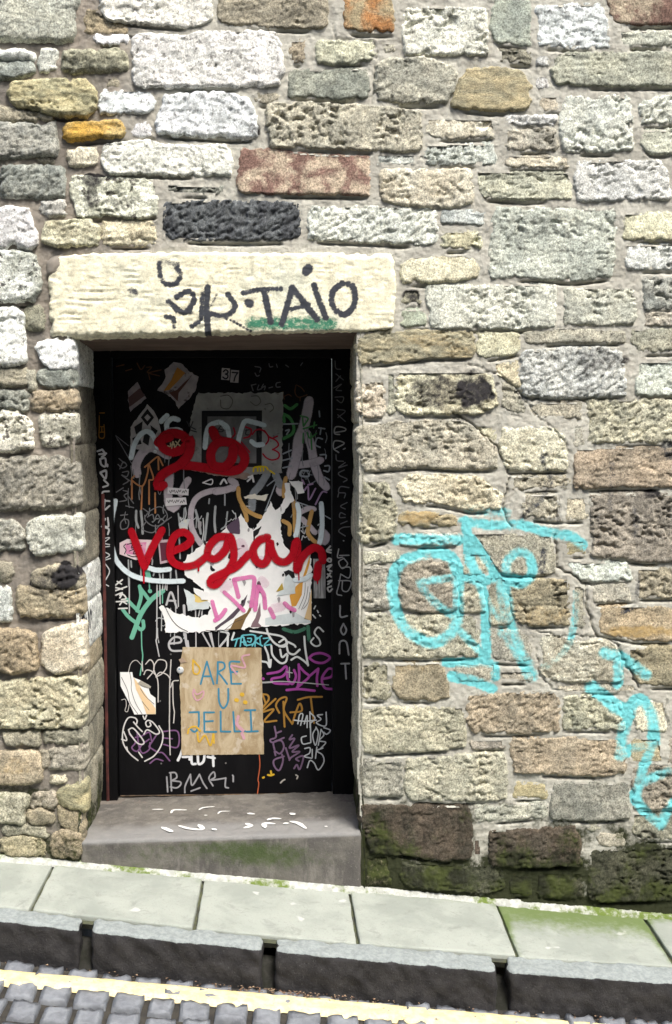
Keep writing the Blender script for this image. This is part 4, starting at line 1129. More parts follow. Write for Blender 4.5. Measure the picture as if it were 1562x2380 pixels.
tag('graffiti_tag', door, (.30, .33, .36), [('b', 16, [[(730, 1180), (820, 1140)], [(730, 1250), (830, 1225)], [(730, 1330), (820, 1310)], [(730, 860), (890, 855)], [(760, 930), (800, 920), (770, 970)], [(1120, 720), (1125, 780)], [(1115, 900), (1180, 910)], [(1140, 900), (1130, 970)], [(1155, 1020), (1100, 1010), (1080, 1080), (1130, 1110)], [(1130, 1190), (1190, 1190), (1190, 1230)], [(1180, 1310), (1230, 1310), (1220, 1370), (1170, 1360)], [(1180, 1430), (1230, 1460)]]),
    ('d', 20, [[(1000, 150), (930, 150), (920, 200), (1000, 210), (1010, 180)]]), ('d', 12, [[(870, 480), (1000, 525)], [(650, 290), (540, 580)], [(560, 310), (650, 240)], [(920, 760), (1000, 740)], [(1180, 630), (1240, 665)]])], Y1 - .0065, 0, 1, 'thin grey marker lettering')
tag('graffiti_tag', door, (.33, .22, .36), [('d', 18, [[(960, 360), (1000, 320), (1010, 460), (1080, 340)], [(1080, 510), (1150, 380), (1200, 380)], [(1000, 300), (1050, 290)], [(940, 250), (960, 290)]])], Y1 - .007, 0, 1, 'thin mauve marker letters')
tag('graffiti_tag', door, (.14, .40, .29), [('e', 56, [[(800, 150), (720, 205), (640, 280), (540, 430), (440, 690)]]), ('e', 42, [[(385, 250), (440, 310), (520, 390)], [(335, 370), (400, 450), (480, 515)], [(530, 95), (545, 220), (500, 380)], [(540, 120), (600, 200), (650, 270)], [(570, 500), (575, 570), (545, 600), (510, 570)]]), ('e', 46, [[(648, 150), (652, 154)]]),
    ('e', 14, [[(640, 30), (645, 130)], [(550, 600), (555, 800), (565, 920), (535, 1130)], [(795, 190), (795, 290)]]), ('c', 60, [[(620, 1400), (635, 1470)]])], Y1 - .001, 0, 1, 'mint green painted arrow tag with drips')
tag('graffiti_tag', door, (.45, .45, .46), [('e', 24, [[(840, 310), (895, 165), (960, 345)], [(860, 262), (945, 265)], [(880, 762), (1005, 745), (1000, 695), (930, 690), (870, 760), (900, 840), (1020, 845)]]), ('e', 14, [[(732, 80), (730, 500), (728, 700), (720, 720), (735, 800), (757, 910)], [(765, 80), (768, 300)], [(410, 0), (410, 410)], [(850, 60), (845, 140)], [(975, 90), (980, 330)], [(830, 70), (825, 130)], [(800, 70), (795, 140)],
    [(1180, 370), (1185, 800)], [(1230, 370), (1215, 440)], [(1260, 360), (1250, 430)]]), ('e', 30, [[(1045, 320), (1060, 650), (1080, 790)]]), ('e', 18, [[(1260, 640), (1350, 800)], [(1340, 640), (1390, 800)], [(1360, 640), (1385, 780)], [(1560, 690), (1460, 800)], [(1540, 640), (1562, 660)], [(1090, 730), (1100, 800)]])], Y1 - .0018, 0, 1, 'grey letters A and e above long paint drips')
tag('graffiti_tag', door, (.62, .62, .60), [('e', 17, [[(240, 90), (330, 20)], [(270, 40), (320, 70)], [(240, 150), (380, 100)], [(250, 110), (330, 130)], [(245, 200), (330, 170), (300, 200)], [(300, 230), (330, 190), (360, 210), (370, 240), (320, 250)], [(260, 275), (390, 265)], [(330, 270), (300, 310)], [(330, 270), (380, 300)], [(285, 355), (385, 350)]])], Y1 - .003, 0, 1, 'white marker word POLSKI running downwards')
tag('graffiti_tag', door, (.52, .50, .48), [('e', 13, [[(600, 1000), (650, 950), (690, 990), (690, 1080), (620, 1170)], [(700, 1010), (750, 950), (830, 965), (840, 1040), (790, 1110), (720, 1150)], [(720, 1130), (695, 1060), (705, 1000)], [(580, 1120), (610, 1070), (680, 1090), (740, 1190), (745, 1440)], [(720, 1140), (770, 1095), (850, 1125), (890, 1180)], [(895, 950), (880, 1250), (878, 1560)], [(890, 1270), (920, 1200), (980, 1190)], [(915, 1220), (920, 1450), (935, 1560)], [(560, 970), (565, 1080)]]),
    ('g', 13, [[(878, 460), (876, 600), (885, 960)], [(935, 460), (925, 590)]]), ('e', 8, [[(400, 1090), (430, 990), (490, 955), (550, 1010)], [(320, 1415), (365, 1410), (375, 1480), (360, 1540), (390, 1550), (410, 1470)]])], Y1 - .0034, 0, 1, 'thin white bubble lettering with long drips')
tag('graffiti_tag', door, (.20, .10, .22), [('g', 17, [[(410, 720), (480, 810), (440, 880), (500, 920), (560, 840), (640, 780)], [(500, 700), (520, 850), (560, 940), (640, 900), (650, 820)], [(480, 760), (560, 740), (640, 700), (670, 800)], [(640, 870), (740, 930), (800, 940), (880, 1030)], [(650, 1060), (720, 1010), (800, 1030)], [(800, 690), (970, 690), (970, 870), (810, 840)], [(810, 765), (910, 775)], [(740, 710), (640, 860)]])], Y1 - .002, 0, .9, 'dull purple marker scrawl')
tag('graffiti_tag', door, (.58, .57, .56), [('g', 16, [[(495, 600), (500, 560), (470, 530), (400, 530), (350, 620), (330, 750), (350, 850), (420, 950), (510, 1025)], [(755, 625), (800, 720), (780, 850), (700, 970), (590, 1035)], [(400, 670), (450, 650), (520, 720), (580, 810), (560, 840), (500, 820), (420, 720), (405, 680)], [(460, 580), (510, 640), (560, 690)], [(580, 720), (620, 670), (720, 720), (760, 690), (690, 590), (630, 560), (600, 590), (620, 635), (660, 620), (650, 585)], [(345, 690), (380, 790), (320, 780)], [(380, 870), (390, 920)], [(520, 930), (560, 990)], [(570, 510), (590, 550), (610, 500)]])], Y1 - .003, 0, 1, 'white marker tag in a circle')
tag('graffiti_tag', door, (.33, .33, .35), [('g', 24, [[(845, 1220), (850, 1300), (856, 1390)], [(890, 1175), (900, 1380)], [(880, 1170), (945, 1170), (960, 1225), (900, 1262)], [(905, 1262), (1000, 1275), (1005, 1310), (960, 1345), (890, 1335)], [(1055, 1400), (1060, 1320), (1120, 1190)], [(1120, 1190), (1140, 1315), (1225, 1190)], [(1225, 1190), (1270, 1290), (1310, 1350)], [(1130, 1382), (1230, 1345)], [(1380, 1320), (1335, 1230), (1390, 1160), (1405, 1220), (1360, 1255), (1530, 1232)], [(1530, 1232), (1525, 1330), (1560, 1345)]]), ('h', 24, [[(190, 1255), (193, 1262)], [(196, 1265), (195, 1320)]])], Y1 - .001, .03, .9, 'grey paint marker letters BMR near the bottom')
tag('graffiti_tag', door, (.66, .68, .70), [('g', 30, [[(975, 1025), (1005, 960), (1030, 890)], [(1030, 985), (1110, 985), (1110, 1015)], [(1130, 950), (1138, 1060), (1180, 1066)], [(1205, 950), (1215, 1065), (1270, 1040), (1285, 950)], [(1380, 940), (1388, 1090)], [(1320, 985), (1400, 1000)]])], Y1 - .001, 0, 1, 'white painted letters cut off by the notice')
tag('graffiti_tag', door, (.56, .58, .58), [('f', 22, [[(555, 545), (575, 610), (630, 690), (700, 730), (765, 705), (750, 655), (690, 690)], [(380, 570), (580, 600), (720, 630), (775, 690), (750, 735), (690, 735)], [(790, 690), (850, 720), (865, 740)], [(770, 730), (790, 800), (850, 820), (910, 770)], [(960, 630), (970, 760), (1000, 940)], [(820, 880), (880, 848), (940, 880), (1000, 930)], [(500, 895), (560, 910), (590, 960), (600, 880)], [(535, 740), (570, 830), (585, 950)], [(605, 730), (620, 830), (700, 912), (760, 900), (780, 830)], [(700, 770), (720, 850), (770, 815)], [(60, 575), (140, 590), (130, 640), (50, 740)], [(205, 590), (180, 660)], [(140, 590), (135, 730)]]),
    ('f', 18, [[(1165, 575), (1110, 530), (1070, 590), (1120, 660), (1130, 715), (1080, 732), (1030, 690), (1060, 645)]]), ('f', 14, [[(1080, 300), (1065, 330)], [(1100, 350), (1110, 370)], [(1125, 400), (1135, 410)], [(1050, 395), (1080, 430)]])], Y1 - .0022, 0, 1, 'white looping signature with a pointed star')
tag('graffiti_tag', door, (.12, .42, .48), [('f', 15, [[(180, 670), (290, 640)], [(240, 650), (215, 735)], [(270, 735), (290, 620), (340, 730)], [(275, 690), (330, 690)], [(300, 615), (420, 615), (420, 700), (320, 720), (310, 640)], [(350, 650), (390, 650), (380, 690), (350, 680)], [(435, 620), (430, 735)], [(500, 620), (435, 680), (510, 730)], [(520, 650), (590, 650), (530, 720), (600, 715)], [(480, 640), (490, 720)], [(450, 640), (400, 730)]])], Y1 - .0012, 0, 1, 'small turquoise marker tag above the notice')
tag('graffiti_tag', door, (.05, .15, .10), [('f', 50, [[(740, 550), (850, 580), (930, 560), (960, 545)], [(1000, 520), (1010, 660)]])], Y1 - .0004, .1, .9, 'dark green smears')
tag('graffiti_tag', door, (.30, .055, .27), [('f', 27, [[(1010, 860), (1060, 820), (1150, 810), (1235, 855), (1170, 910), (1080, 905), (1010, 860)], [(565, 1030), (690, 1005), (760, 950), (770, 1000), (720, 1060), (610, 1085), (640, 1130), (790, 1140)], [(780, 1000), (780, 1080), (830, 1140), (870, 1060), (850, 990)], [(900, 930), (905, 1060), (890, 1165)], [(900, 945), (960, 1010), (1010, 1060), (940, 1130), (880, 1180)], [(1010, 1060), (1110, 975)], [(1110, 975), (1095, 1080), (1100, 1160)], [(1160, 1085), (1250, 1060), (1270, 990), (1215, 980), (1150, 1080), (1180, 1180), (1275, 1195)], [(770, 1205), (900, 1195), (1070, 1212)], [(515, 1080), (520, 1085)]])], Y1 - .001, 0, 1, 'purple marker word SEDIE with a halo and underline')
tag('graffiti_tag', door, (.45, .46, .46), [('f', 11, [[(510, 1120), (700, 1112), (900, 1122), (1220, 1150)], [(510, 1128), (620, 1122)], [(800, 960), (800, 1070)], [(770, 1010), (830, 1020)]])], Y1 - .0026, 0, .8, 'thin white scratch through the purple word')
tag('graffiti_tag', door, (.34, .18, .035), [('f', 21, [[(515, 1250), (565, 1260), (575, 1310), (515, 1390)], [(515, 1265), (545, 1350)], [(520, 1420), (650, 1300)], [(520, 1440), (630, 1415), (530, 1540), (660, 1535)], [(748, 1600), (740, 1450), (735, 1330)], [(690, 1450), (655, 1370), (700, 1300), (770, 1290), (740, 1420), (830, 1570)], [(835, 1560), (860, 1470), (910, 1350), (930, 1430), (810, 1445)], [(890, 1310), (1000, 1282), (1150, 1278)], [(1030, 1290), (1045, 1420), (1065, 1560)]])], Y1 - .001, 0, 1, 'golden brown marker word PERAT')
tag('graffiti_tag', door, (.55, .58, .60), [('h', 14, [[(1155, 600), (1100, 610), (1140, 650), (1090, 690), (1190, 720), (1195, 575)], [(890, 700), (910, 600), (945, 600), (920, 715)], [(990, 740), (990, 610), (960, 700)], [(850, 660), (960, 672), (1090, 660)], [(1020, 570), (1022, 740)], [(1025, 580), (1075, 640), (1030, 690)], [(980, 830), (930, 850), (945, 915), (1020, 905)], [(1025, 690), (1030, 900)], [(1090, 740), (1050, 820), (1080, 930), (1110, 800), (1085, 735)], [(1140, 760), (1110, 930)], [(1140, 760), (1170, 820), (1120, 880), (1190, 900), (1130, 970)], [(1170, 740), (1240, 770), (1200, 812), (1170, 790)],
    [(965, 965), (1020, 958), (1015, 1015), (960, 1050), (1040, 1070)], [(1045, 975), (1045, 1060)], [(1095, 950), (1080, 1070)], [(1160, 960), (1095, 990), (1155, 1035), (1170, 1110), (1110, 1195), (1065, 1120), (1020, 1095), (992, 1170)]])], Y1 - .0022, 0, 1, 'thin pale blue stacked lettering at lower right')
tag('graffiti_tag', door, (.19, .12, .20), [('h', 19, [[(640, 730), (655, 840), (595, 870), (620, 900), (740, 850)], [(660, 800), (710, 780)], [(640, 980), (630, 900), (710, 880), (740, 950), (700, 1020), (645, 995)], [(640, 1000), (650, 1040)], [(720, 1030), (730, 1100), (690, 1200), (640, 1160), (635, 1090), (740, 1050)], [(830, 820), (800, 870), (855, 860), (800, 960), (900, 930), (830, 1000), (910, 1000), (820, 1060), (800, 1090)], [(760, 960), (800, 1080)], [(850, 1180), (880, 1140), (910, 1190), (950, 1050), (870, 1075), (900, 1100)]])], Y1 - .001, 0, .95, 'dark mauve spiky scribble')
tag('graffiti_tag', door, (.42, .10, .04), [('h', 11, [[(475, 1030), (482, 1150), (462, 1300), (470, 1340), (455, 1465)]])], Y1 - .0006, 0, 1, 'orange red paint dribble')
tag('graffiti_tag', door, (.60, .38, .03), [('h', 22, [[(515, 1280), (525, 1275)], [(570, 1250), (600, 1255), (630, 1245)], [(600, 1210), (605, 1240)]])], Y1 - .0006, 0, 1, 'small yellow paint dabs')
tag('graffiti_tag', door, (.45, .42, .38), [('h', 16, [[(705, 1335), (730, 1310), (750, 1300)], [(870, 1250), (890, 1265), (880, 1290)]])], Y1 - .0006, 0, 1, 'small pale paint dabs')

# --- posters, scraps, stickers
paper = plain('white_poster_paper', (.86, .86, .85), (.78, .79, .78), 14, .8, .2, .0006, 90)
paper2 = plain('cream_poster_paper', (.80, .77, .68), (.72, .68, .58), 14, .8, .2)
dkprint = plain('plum_print', (.075, .055, .075)); olive = plain('olive_brown_print', (.20, .12, .045), (.16, .10, .04)); plum2 = plain('mauve_print', (.20, .13, .15))
orange = plain('orange_print', (.72, .36, .06), (.62, .30, .05)); sand = plain('sand_print', (.72, .52, .28)); brown = plain('brown_print', (.10, .04, .03)); greyp = plain('grey_paper', (.40, .40, .38), (.26, .26, .25), 9, .85, .2, .001, 60, c3=(.10, .10, .10), spk=(.6, .72), s2=30)
lblue = plain('pale_blue_paper', (.62, .68, .69), (.54, .59, .60), 20)
Y2 = YD - .0085
# grey sheet with the black framed picture
gsh = sheet('poster', 'I', [(690, 300), (1140, 300), (1138, 560), (1132, 720), (1000, 730), (945, 756), (780, 735), (625, 700), (640, 560), (655, 420)], Y2, greyp, None, 'grimy grey sheet with a black framed square behind the red writing', 'poster', ragged=.006, curl=.002, seed=3)
blk = plain('black_print', (.008, .008, .009), rough=.6)
sheet('printed_frame', 'I', [(712, 395), (1030, 393), (1028, 692), (710, 690)], Y2 - .0042, blk, gsh, thick=.0004)
sheet('printed_picture', 'I', [(742, 425), (1000, 425), (1000, 672), (740, 670)], Y2 - .005, plain('grey_print', (.20, .20, .20), (.14, .14, .14), 20), gsh, thick=.0004)
sheet('torn_edge', 'I', [(625, 700), (780, 735), (945, 756), (985, 735), (940, 722), (780, 712), (640, 690)], Y2 - .0058, plain('brown_torn_paper', (.33, .25, .21), (.25, .18, .15), 30), gsh, ragged=.004, thick=.002)
tags('printed_scribble', gsh, (.045, .045, .05), [('b', 12, [[(60, 880), (100, 900), (80, 940), (30, 930), (60, 880)], [(40, 910), (90, 925)], [(330, 930), (380, 920), (380, 970), (330, 970), (340, 920)], [(470, 950), (480, 1000), (500, 960)], [(480, 1000), (490, 1030)]]), ('a', 12, [[(1080, 900), (1120, 960), (1150, 900)], [(1100, 950), (1180, 990)], [(1120, 1000), (1190, 1020)]])], Y2 - .0062)
tag('marker_loops', gsh, (.42, .015, .035), [('b', 17, [[(200, 900), (215, 960), (190, 1000)], [(330, 890), (390, 920), (370, 990), (310, 1010)], [(400, 970), (440, 925), (500, 920), (560, 970), (575, 1030), (540, 1080), (490, 1100)], [(530, 930), (600, 1010), (670, 990)], [(590, 1000), (660, 1040), (680, 1090), (620, 1135)], [(620, 1130), (685, 1170), (680, 1225), (610, 1245), (550, 1220), (515, 1180)], [(280, 1050), (370, 1160)]])], Y2 - .0068, 0, 1, 'red marker loops on the grey sheet')
tags('marker_ring', gsh, (.13, .12, .11), [('b', 10, [[(60, 560), (140, 550), (190, 610), (150, 690), (70, 680), (60, 600)], [(390, 560), (460, 560), (490, 620), (440, 660), (380, 620)], [(540, 650), (600, 640), (630, 690), (590, 730)]])], Y2 - .0064)
# collage fragments top left
c1_ = sheet('paper_scrap', 'I', [(560, 135), (610, 150), (650, 190), (695, 215), (680, 290), (630, 345), (590, 385), (572, 345), (530, 310), (478, 285), (520, 225), (518, 180)], Y2, plain('dull_paper', (.42, .38, .39), (.32, .29, .30), 20, c3=(.10, .08, .08), spk=(.58, .66), s2=25), None, 'torn poster scrap with orange and brown bands high on the door', 'paper scrap', ragged=.004, curl=.003, seed=5)
sheet('printed_band', 'I', [(582, 165), (625, 195), (590, 235), (540, 285), (510, 290), (550, 235)], Y2 - .0048, plain('dull_orange_print', (.45, .20, .03)), c1_, thick=.0004)
sheet('printed_band', 'I', [(655, 215), (630, 250), (590, 300), (585, 345), (540, 300), (580, 285), (620, 245)], Y2 - .0048, brown, c1_, thick=.0004)
c2_ = sheet('paper_scrap', 'I', [(322, 292), (372, 242), (398, 300), (420, 328), (372, 368), (335, 400), (322, 340)], Y2, plain('mauve_grey_paper', (.34, .30, .32), (.26, .23, .25), 20), None, 'torn scrap with a brown diagonal band above the diamond sticker', 'paper scrap', ragged=.003, seed=8)
sheet('printed_band', 'I', [(324, 325), (385, 275), (412, 315), (330, 375)], Y2 - .0016, plain('dark_plum_band', (.11, .06, .06)), c2_, thick=.0004)
c3_ = sheet('sticker', 'I', [(424, 362), (460, 395), (482, 440), (500, 520), (470, 590), (400, 605), (335, 590), (336, 480), (372, 430)], Y2, plain('pale_sticker', (.50, .48, .48), (.38, .36, .36), 20), None, 'black and pale diamond patterned sticker under the white arch', 'sticker', ragged=.003, seed=12)
for pl in ([(425, 385), (460, 430), (425, 475), (390, 430)], [(355, 480), (400, 450), (395, 500), (365, 520)], [(440, 470), (480, 500), (455, 540)], [(345, 540), (380, 520), (395, 570), (350, 580)], [(410, 500), (440, 520), (430, 580), (400, 560)]):
    sheet('printed_shape', 'I', pl, Y2 - .0016, blk, c3_, thick=.0004)
sheet('printed_shape', 'I', [(425, 412), (443, 430), (425, 450), (408, 430)], Y2 - .0024, plain('pale_sticker2', (.48, .45, .45)), c3_, thick=.0004)
# house number
plate = plain('number_plate_enamel', (.50, .47, .47), (.44, .41, .41), 30, .5, .4)
for dgt, poly, strokes in (('3', [(818, 168), (861, 172), (857, 234), (813, 230)], [[(826, 188), (838, 178), (850, 188), (846, 198), (836, 201)], [(836, 201), (849, 207), (848, 220), (836, 226), (823, 217)]]),
                           ('7', [(866, 178), (909, 182), (905, 248), (861, 244)], [[(872, 192), (902, 194)], [(901, 194), (888, 215), (882, 238)]])):
    pl_ = sheet('number_plate', 'I', poly, YD - .001, plate, None, {'3': 'small white house number plate with a curved black three', '7': 'small white house number plate with an angular black seven, hung a little lower'}[dgt], 'number plate', 'house number plates', thick=.003)
    tag('digit', pl_, (.02, .02, .025), [('I', 7.5, strokes)], YD - .0044)
# small stickers
stw = plain('white_vinyl', (.72, .70, .72), rough=.4)
for i, (poly, lab) in enumerate((([(532, 799), (643, 808), (641, 842), (530, 832)], 'small white sticker of scribbled letters, upper of two'), ([(522, 856), (628, 852), (633, 890), (520, 898)], 'small white sticker of scribbled letters, lower of two'))):
    sk = sheet('sticker', 'I', poly, Y2, stw, None, lab, 'sticker', 'small scribble stickers', thick=.0006)
    x0 = poly[0][0] + 10; y0 = (poly[0][1] + poly[2][1]) / 2
    pts = [(x0 + k * 6, y0 + (8 if k % 2 else -8) * (1 if k % 3 else .4)) for k in range(16)]
    tag('lettering', sk, (.03, .03, .03), [('I', 3.4, [pts[:6], pts[6:11], pts[11:]])], Y2 - .001)
pk = sheet('sticker', 'I', [(278, 1092), (318, 1072), (470, 1078), (450, 1180), (360, 1182), (278, 1152)], Y2, plain('pinkish_white_vinyl', (.74, .62, .64), (.70, .55, .58), 12, .5), None, 'angled pink and white sticker with black scribble under the v', 'sticker', thick=.0008)
sheet('printed_patch', 'I', [(308, 1095), (420, 1088), (412, 1160), (312, 1150)], Y2 - .0012, plain('pink_print', (.62, .20, .38), (.70, .36, .48), 60), pk, thick=.0004)
tag('lettering', pk, (.03, .02, .03), [('I', 5, [[(310, 1100), (300, 1110), (312, 1130), (304, 1150)], [(318, 1100), (345, 1096), (340, 1120), (362, 1110)], [(330, 1135), (360, 1125), (350, 1150), (380, 1140), (372, 1110), (395, 1105)], [(320, 1155), (350, 1165), (400, 1160)]])], Y2 - .002)
pk2 = sheet('sticker', 'I', [(480, 1078), (545, 1074), (548, 1192), (492, 1204)], Y2, plain('grey_pink_vinyl', (.50, .38, .42)), None, 'narrow dark sticker with pink border beside the e', 'sticker', thick=.0008)
sheet('printed_patch', 'I', [(490, 1092), (540, 1088), (540, 1180), (498, 1190)], Y2 - .0012, plain('maroon_print', (.10, .02, .04)), pk2, thick=.0004)
st_ = sheet('paper_strip', 'J', [(1300, 40), (1362, 40), (1366, 248), (1303, 248)], Y2, plain('grey_striped_print', (.42, .42, .42), (.16, .16, .16), 30, stretch=(6, 1, .4)), None, 'narrow grey striped strip under the last letter of vegan', 'paper strip', thick=.001)
# big torn white poster
BIG = [(520, 432), (515, 345), (486, 296), (500, 285), (560, 318), (640, 345), (705, 350), (745, 330), (758, 300), (735, 262), (720, 200), (660, 150), (622, 128), (612, 60), (640, 20), (720, -40), (800, -70), (838, -130), (895, -150), (915, -195), (950, -140), (985, -110), (1020, -160), (1045, -205), (1078, -262), (1095, -215), (1130, -235), (1128, -130), (1140, -40), (1200, 30), (1262, 0), (1292, 20), (1290, 200), (1285, 382), (1100, 394), (900, 412), (700, 426)]
Y3 = YD - .010
big = sheet('poster', 'J', BIG, Y3, paper, None, 'big torn white poster with swirling brown bands behind the word vegan', 'poster', ragged=.008, curl=.002, seed=21)
Y3b = Y3 - .0042
sheet('printed_band', 'f', [(0, 528), (120, 440), (250, 310), (350, 170), (318, 290), (200, 425), (70, 512), (5, 566)], Y3b, dkprint, big, thick=.0004)
sheet('printed_band', 'f', [(90, 556), (165, 540), (215, 440), (340, 372), (402, 250), (388, 345), (332, 430), (302, 500), (282, 545)], Y3b, olive, big, thick=.0004)
sheet('printed_band', 'f', [(382, 528), (400, 480), (432, 430), (486, 258), (492, 400), (465, 480), (496, 510), (498, 525)], Y3b, plum2, big, thick=.0004)
sheet('printed_shape', 'f', [(802, 190), (845, 110), (905, 55), (945, 40), (932, 180), (872, 298), (825, 305)], Y3b, orange, big, thick=.0004)
sheet('printed_shape', 'f', [(958, 440), (1000, 300), (1038, 110), (1036, 455)], Y3b, sand, big, thick=.0004)
sheet('printed_shape', 'd', [(940, 1300), (980, 1180), (1018, 1060), (1020, 1130), (990, 1240), (950, 1320)], Y3b - .0002, orange, big, thick=.0004)
sheet('printed_shape', 'f', [(540, 505), (540, 430), (700, 395), (860, 368), (1030, 465), (1030, 478)], Y3b, lblue, big, thick=.0004)
sheet('printed_shape', 'd', [(120, 750), (190, 690), (255, 650), (270, 720), (272, 830), (160, 825)], Y3b, plain('plum_paper', (.085, .055, .09)), big, ragged=.003, thick=.0004)
sheet('printed_shape', 'd', [(415, 800), (500, 740), (470, 810), (430, 860), (412, 940)], Y3b, blk, big, ragged=.003, thick=.0004)
sheet('printed_shape', 'd', [(230, 1150), (270, 1070), (330, 1080), (270, 1160)], Y3b, dkprint, big, thick=.0004)
sheet('printed_shape', 'd', [(745, 1240), (790, 1215), (850, 1240), (855, 1310), (760, 1300)], Y3b, blk, big, ragged=.004, thick=.0004)
tags('printed_line', big, (.06, .05, .05), [('e', 7, [[(820, 320), (900, 470), (980, 560), (1090, 620)], [(1480, 600), (1400, 610), (1300, 605)]]), ('f', 5, [[(970, 50), (960, 180), (900, 330)], [(1000, 90), (980, 220), (930, 340)], [(1020, 150), (1000, 260), (950, 330)], [(100, 560), (200, 480), (300, 440)]])], Y3b - .0006)
sc1 = sheet('paper_scrap', 'e', [(1048, 122), (1150, 180), (1240, 225), (1352, 290), (1335, 352), (1092, 376)], Y3b - .0012, lblue, None, 'pale blue white torn scrap with a crumpled yellow corner at the poster edge', 'paper scrap', ragged=.003, seed=31)
sheet('printed_patch', 'e', [(1165, 180), (1225, 215), (1330, 260), (1240, 282), (1180, 275)], Y3b - .0030, plain('yellow_print', (.72, .55, .18)), sc1, ragged=.003, thick=.0006)
sheet('crumpled_flap', 'e', [(1150, 110), (1240, 130), (1330, 170), (1335, 235), (1250, 250), (1190, 190)], Y3b - .0040, paper, sc1, ragged=.006, thick=.004, curl=.006, seed=5)
sc2 = sheet('paper_scrap', 'd', [(742, 1330), (760, 1290), (790, 1262), (825, 1300), (862, 1312), (860, 1468), (760, 1480), (662, 1492), (735, 1405)], Y3b - .0012, lblue, None, 'pale blue scrap with a mustard triangle stuck over the torn poster', 'paper scrap', ragged=.002, seed=33)
sheet('printed_patch', 'd', [(655, 1450), (722, 1352), (738, 1425)], Y3b - .0030, plain('mustard_print', (.42, .30, .05)), sc2, thick=.0006)
sheet('paper_scrap', 'd', [(795, 262), (855, 255), (945, 270), (955, 385), (895, 400), (840, 320)], Y3, paper, None, 'small bright white torn scrap below the lilac letter', 'paper scrap', ragged=.004, curl=.003, seed=35)
sheet('paper_scrap', 'd', [(750, 290), (795, 285), (840, 460), (770, 545), (715, 620), (700, 520), (745, 440)], Y3 - .0015, paper, None, 'long white torn strip above the poster', 'paper scrap', ragged=.006, curl=.003, seed=36)
sheet('paper_scrap', 'd', [(312, 420), (420, 395), (500, 420), (580, 400), (530, 475), (430, 455), (330, 450)], Y3, paper2, None, 'thin white wing shaped paper scrap in mid door', 'paper scrap', ragged=.005, seed=37)
sheet('paper_scrap', 'c', [(985, 830), (1060, 790), (1120, 780), (1075, 930), (1000, 915)], Y3, plain('cream_blue_paper', (.62, .62, .55), (.5, .55, .6), 60), None, 'small cream torn scrap above the e', 'paper scrap', ragged=.004, seed=39)
lw = sheet('paper_scrap', 'g', [(302, 0), (445, 0), (455, 60), (530, 90), (640, 150), (640, 210), (655, 255), (715, 300), (718, 488), (470, 492), (400, 340), (308, 160)], YD - .004, paper, None, 'white poster scrap with a sand stripe beside the tan notice', 'paper scrap', curl=.002, seed=41)
sheet('printed_band', 'g', [(462, 60), (500, 110), (560, 200), (640, 320), (715, 420), (716, 486), (610, 486), (560, 340), (490, 200)], YD - .0082, plain('sand_stripe', (.74, .55, .33)), lw, thick=.0004)
tags('printed_line', lw, (.10, .09, .09), [('g', 6, [[(415, 0), (435, 110), (435, 200), (480, 350), (560, 486)], [(320, 60), (390, 210), (420, 350), (510, 486)], [(540, 190), (600, 280), (700, 370)], [(560, 340), (640, 440)]])], YD - .0090)
sheet('folded_flap', 'g', [(510, 125), (545, 95), (665, 165), (655, 185), (570, 160)], YD - .0095, plain('shaded_paper_back', (.36, .34, .29)), lw, thick=.004)

# notice
board = NT('stained_notice_board')
Pp = board.pos(False)
cc = board.mix(board.ramp(board.noise(board.pos(False, (2.2, 1, .8)), 9, 7, .7, .8), .36, .66), (.52, .43, .29), (.34, .25, .14))
cc = board.mix(board.math('MULTIPLY', board.ramp(board.noise(board.pos(False, (5, 1, .7)), 14, 6, .7, .5), .58, .70), .7), cc, (.20, .13, .07))
cc = board.mix(board.math('MULTIPLY', board.ramp(board.noise(Pp, 22, 5, .6), .56, .68), .6), cc, (.62, .56, .46))
board.link(cc, board.b.inputs['Base Color']); board.b.inputs['Roughness'].default_value = .75
note = sheet('notice', 'J', [(612, 506), (1025, 510), (1032, 760), (1040, 1072), (820, 1074), (606, 1076), (600, 820), (594, 640), (604, 560)], YD - .005, board.m, None, 'stained tan notice asking ARE U JELLI in blue letters', 'notice', ragged=.002, thick=.003, curl=.0008)
YN = YD - .0092
tag('blue_lettering', note, (.05, .22, .34), [('e', 22, [[(1240, 1230), (1275, 1100), (1312, 970)], [(1312, 970), (1350, 1100), (1390, 1230)], [(1270, 1140), (1362, 1140)]]), ('f', 21, [[(20, 1132), (28, 1010), (30, 902)], [(30, 902), (92, 912), (100, 968), (30, 1012)], [(35, 1015), (80, 1070), (130, 1138)], [(262, 900), (160, 906), (170, 1020), (176, 1136)], [(176, 1136), (280, 1136)], [(165, 1012), (240, 1006)], [(38, 1190), (45, 1330), (90, 1398), (138, 1330), (142, 1190)]]),
    ('g', 22, [[(1110, 466), (1220, 462)], [(1218, 462), (1216, 620), (1170, 692), (1105, 645)], [(1395, 466), (1280, 466)], [(1280, 466), (1284, 692)], [(1284, 692), (1422, 692)], [(1284, 572), (1382, 566)]]), ('h', 21, [[(60, 565), (62, 780)], [(62, 780), (165, 782)], [(196, 570), (210, 780)], [(210, 780), (322, 776)], [(382, 552), (392, 776)], [(320, 552), (432, 550)], [(340, 782), (460, 777)]])], YN, 0, 1, 'blue hand lettering ARE U JELLI')
tags(['yellow_drop', 'yellow_dot', 'yellow_dot', 'yellow_dot', 'yellow_loop', 'yellow_crown'], note, (.70, .44, .05), [('e', 20, [[(1150, 950), (1195, 1000), (1232, 1055), (1205, 1112), (1155, 1092), (1150, 960)]]), ('f', 46, [[(228, 1310), (236, 1312)], [(288, 1250), (294, 1252)], [(322, 1334), (328, 1336)]]), ('g', 22, [[(1090, 710), (1110, 650), (1180, 630), (1235, 680)], [(1200, 700), (1222, 808), (1290, 732), (1355, 850), (1388, 715), (1395, 820)]])], YN - .0028, 0, .9)
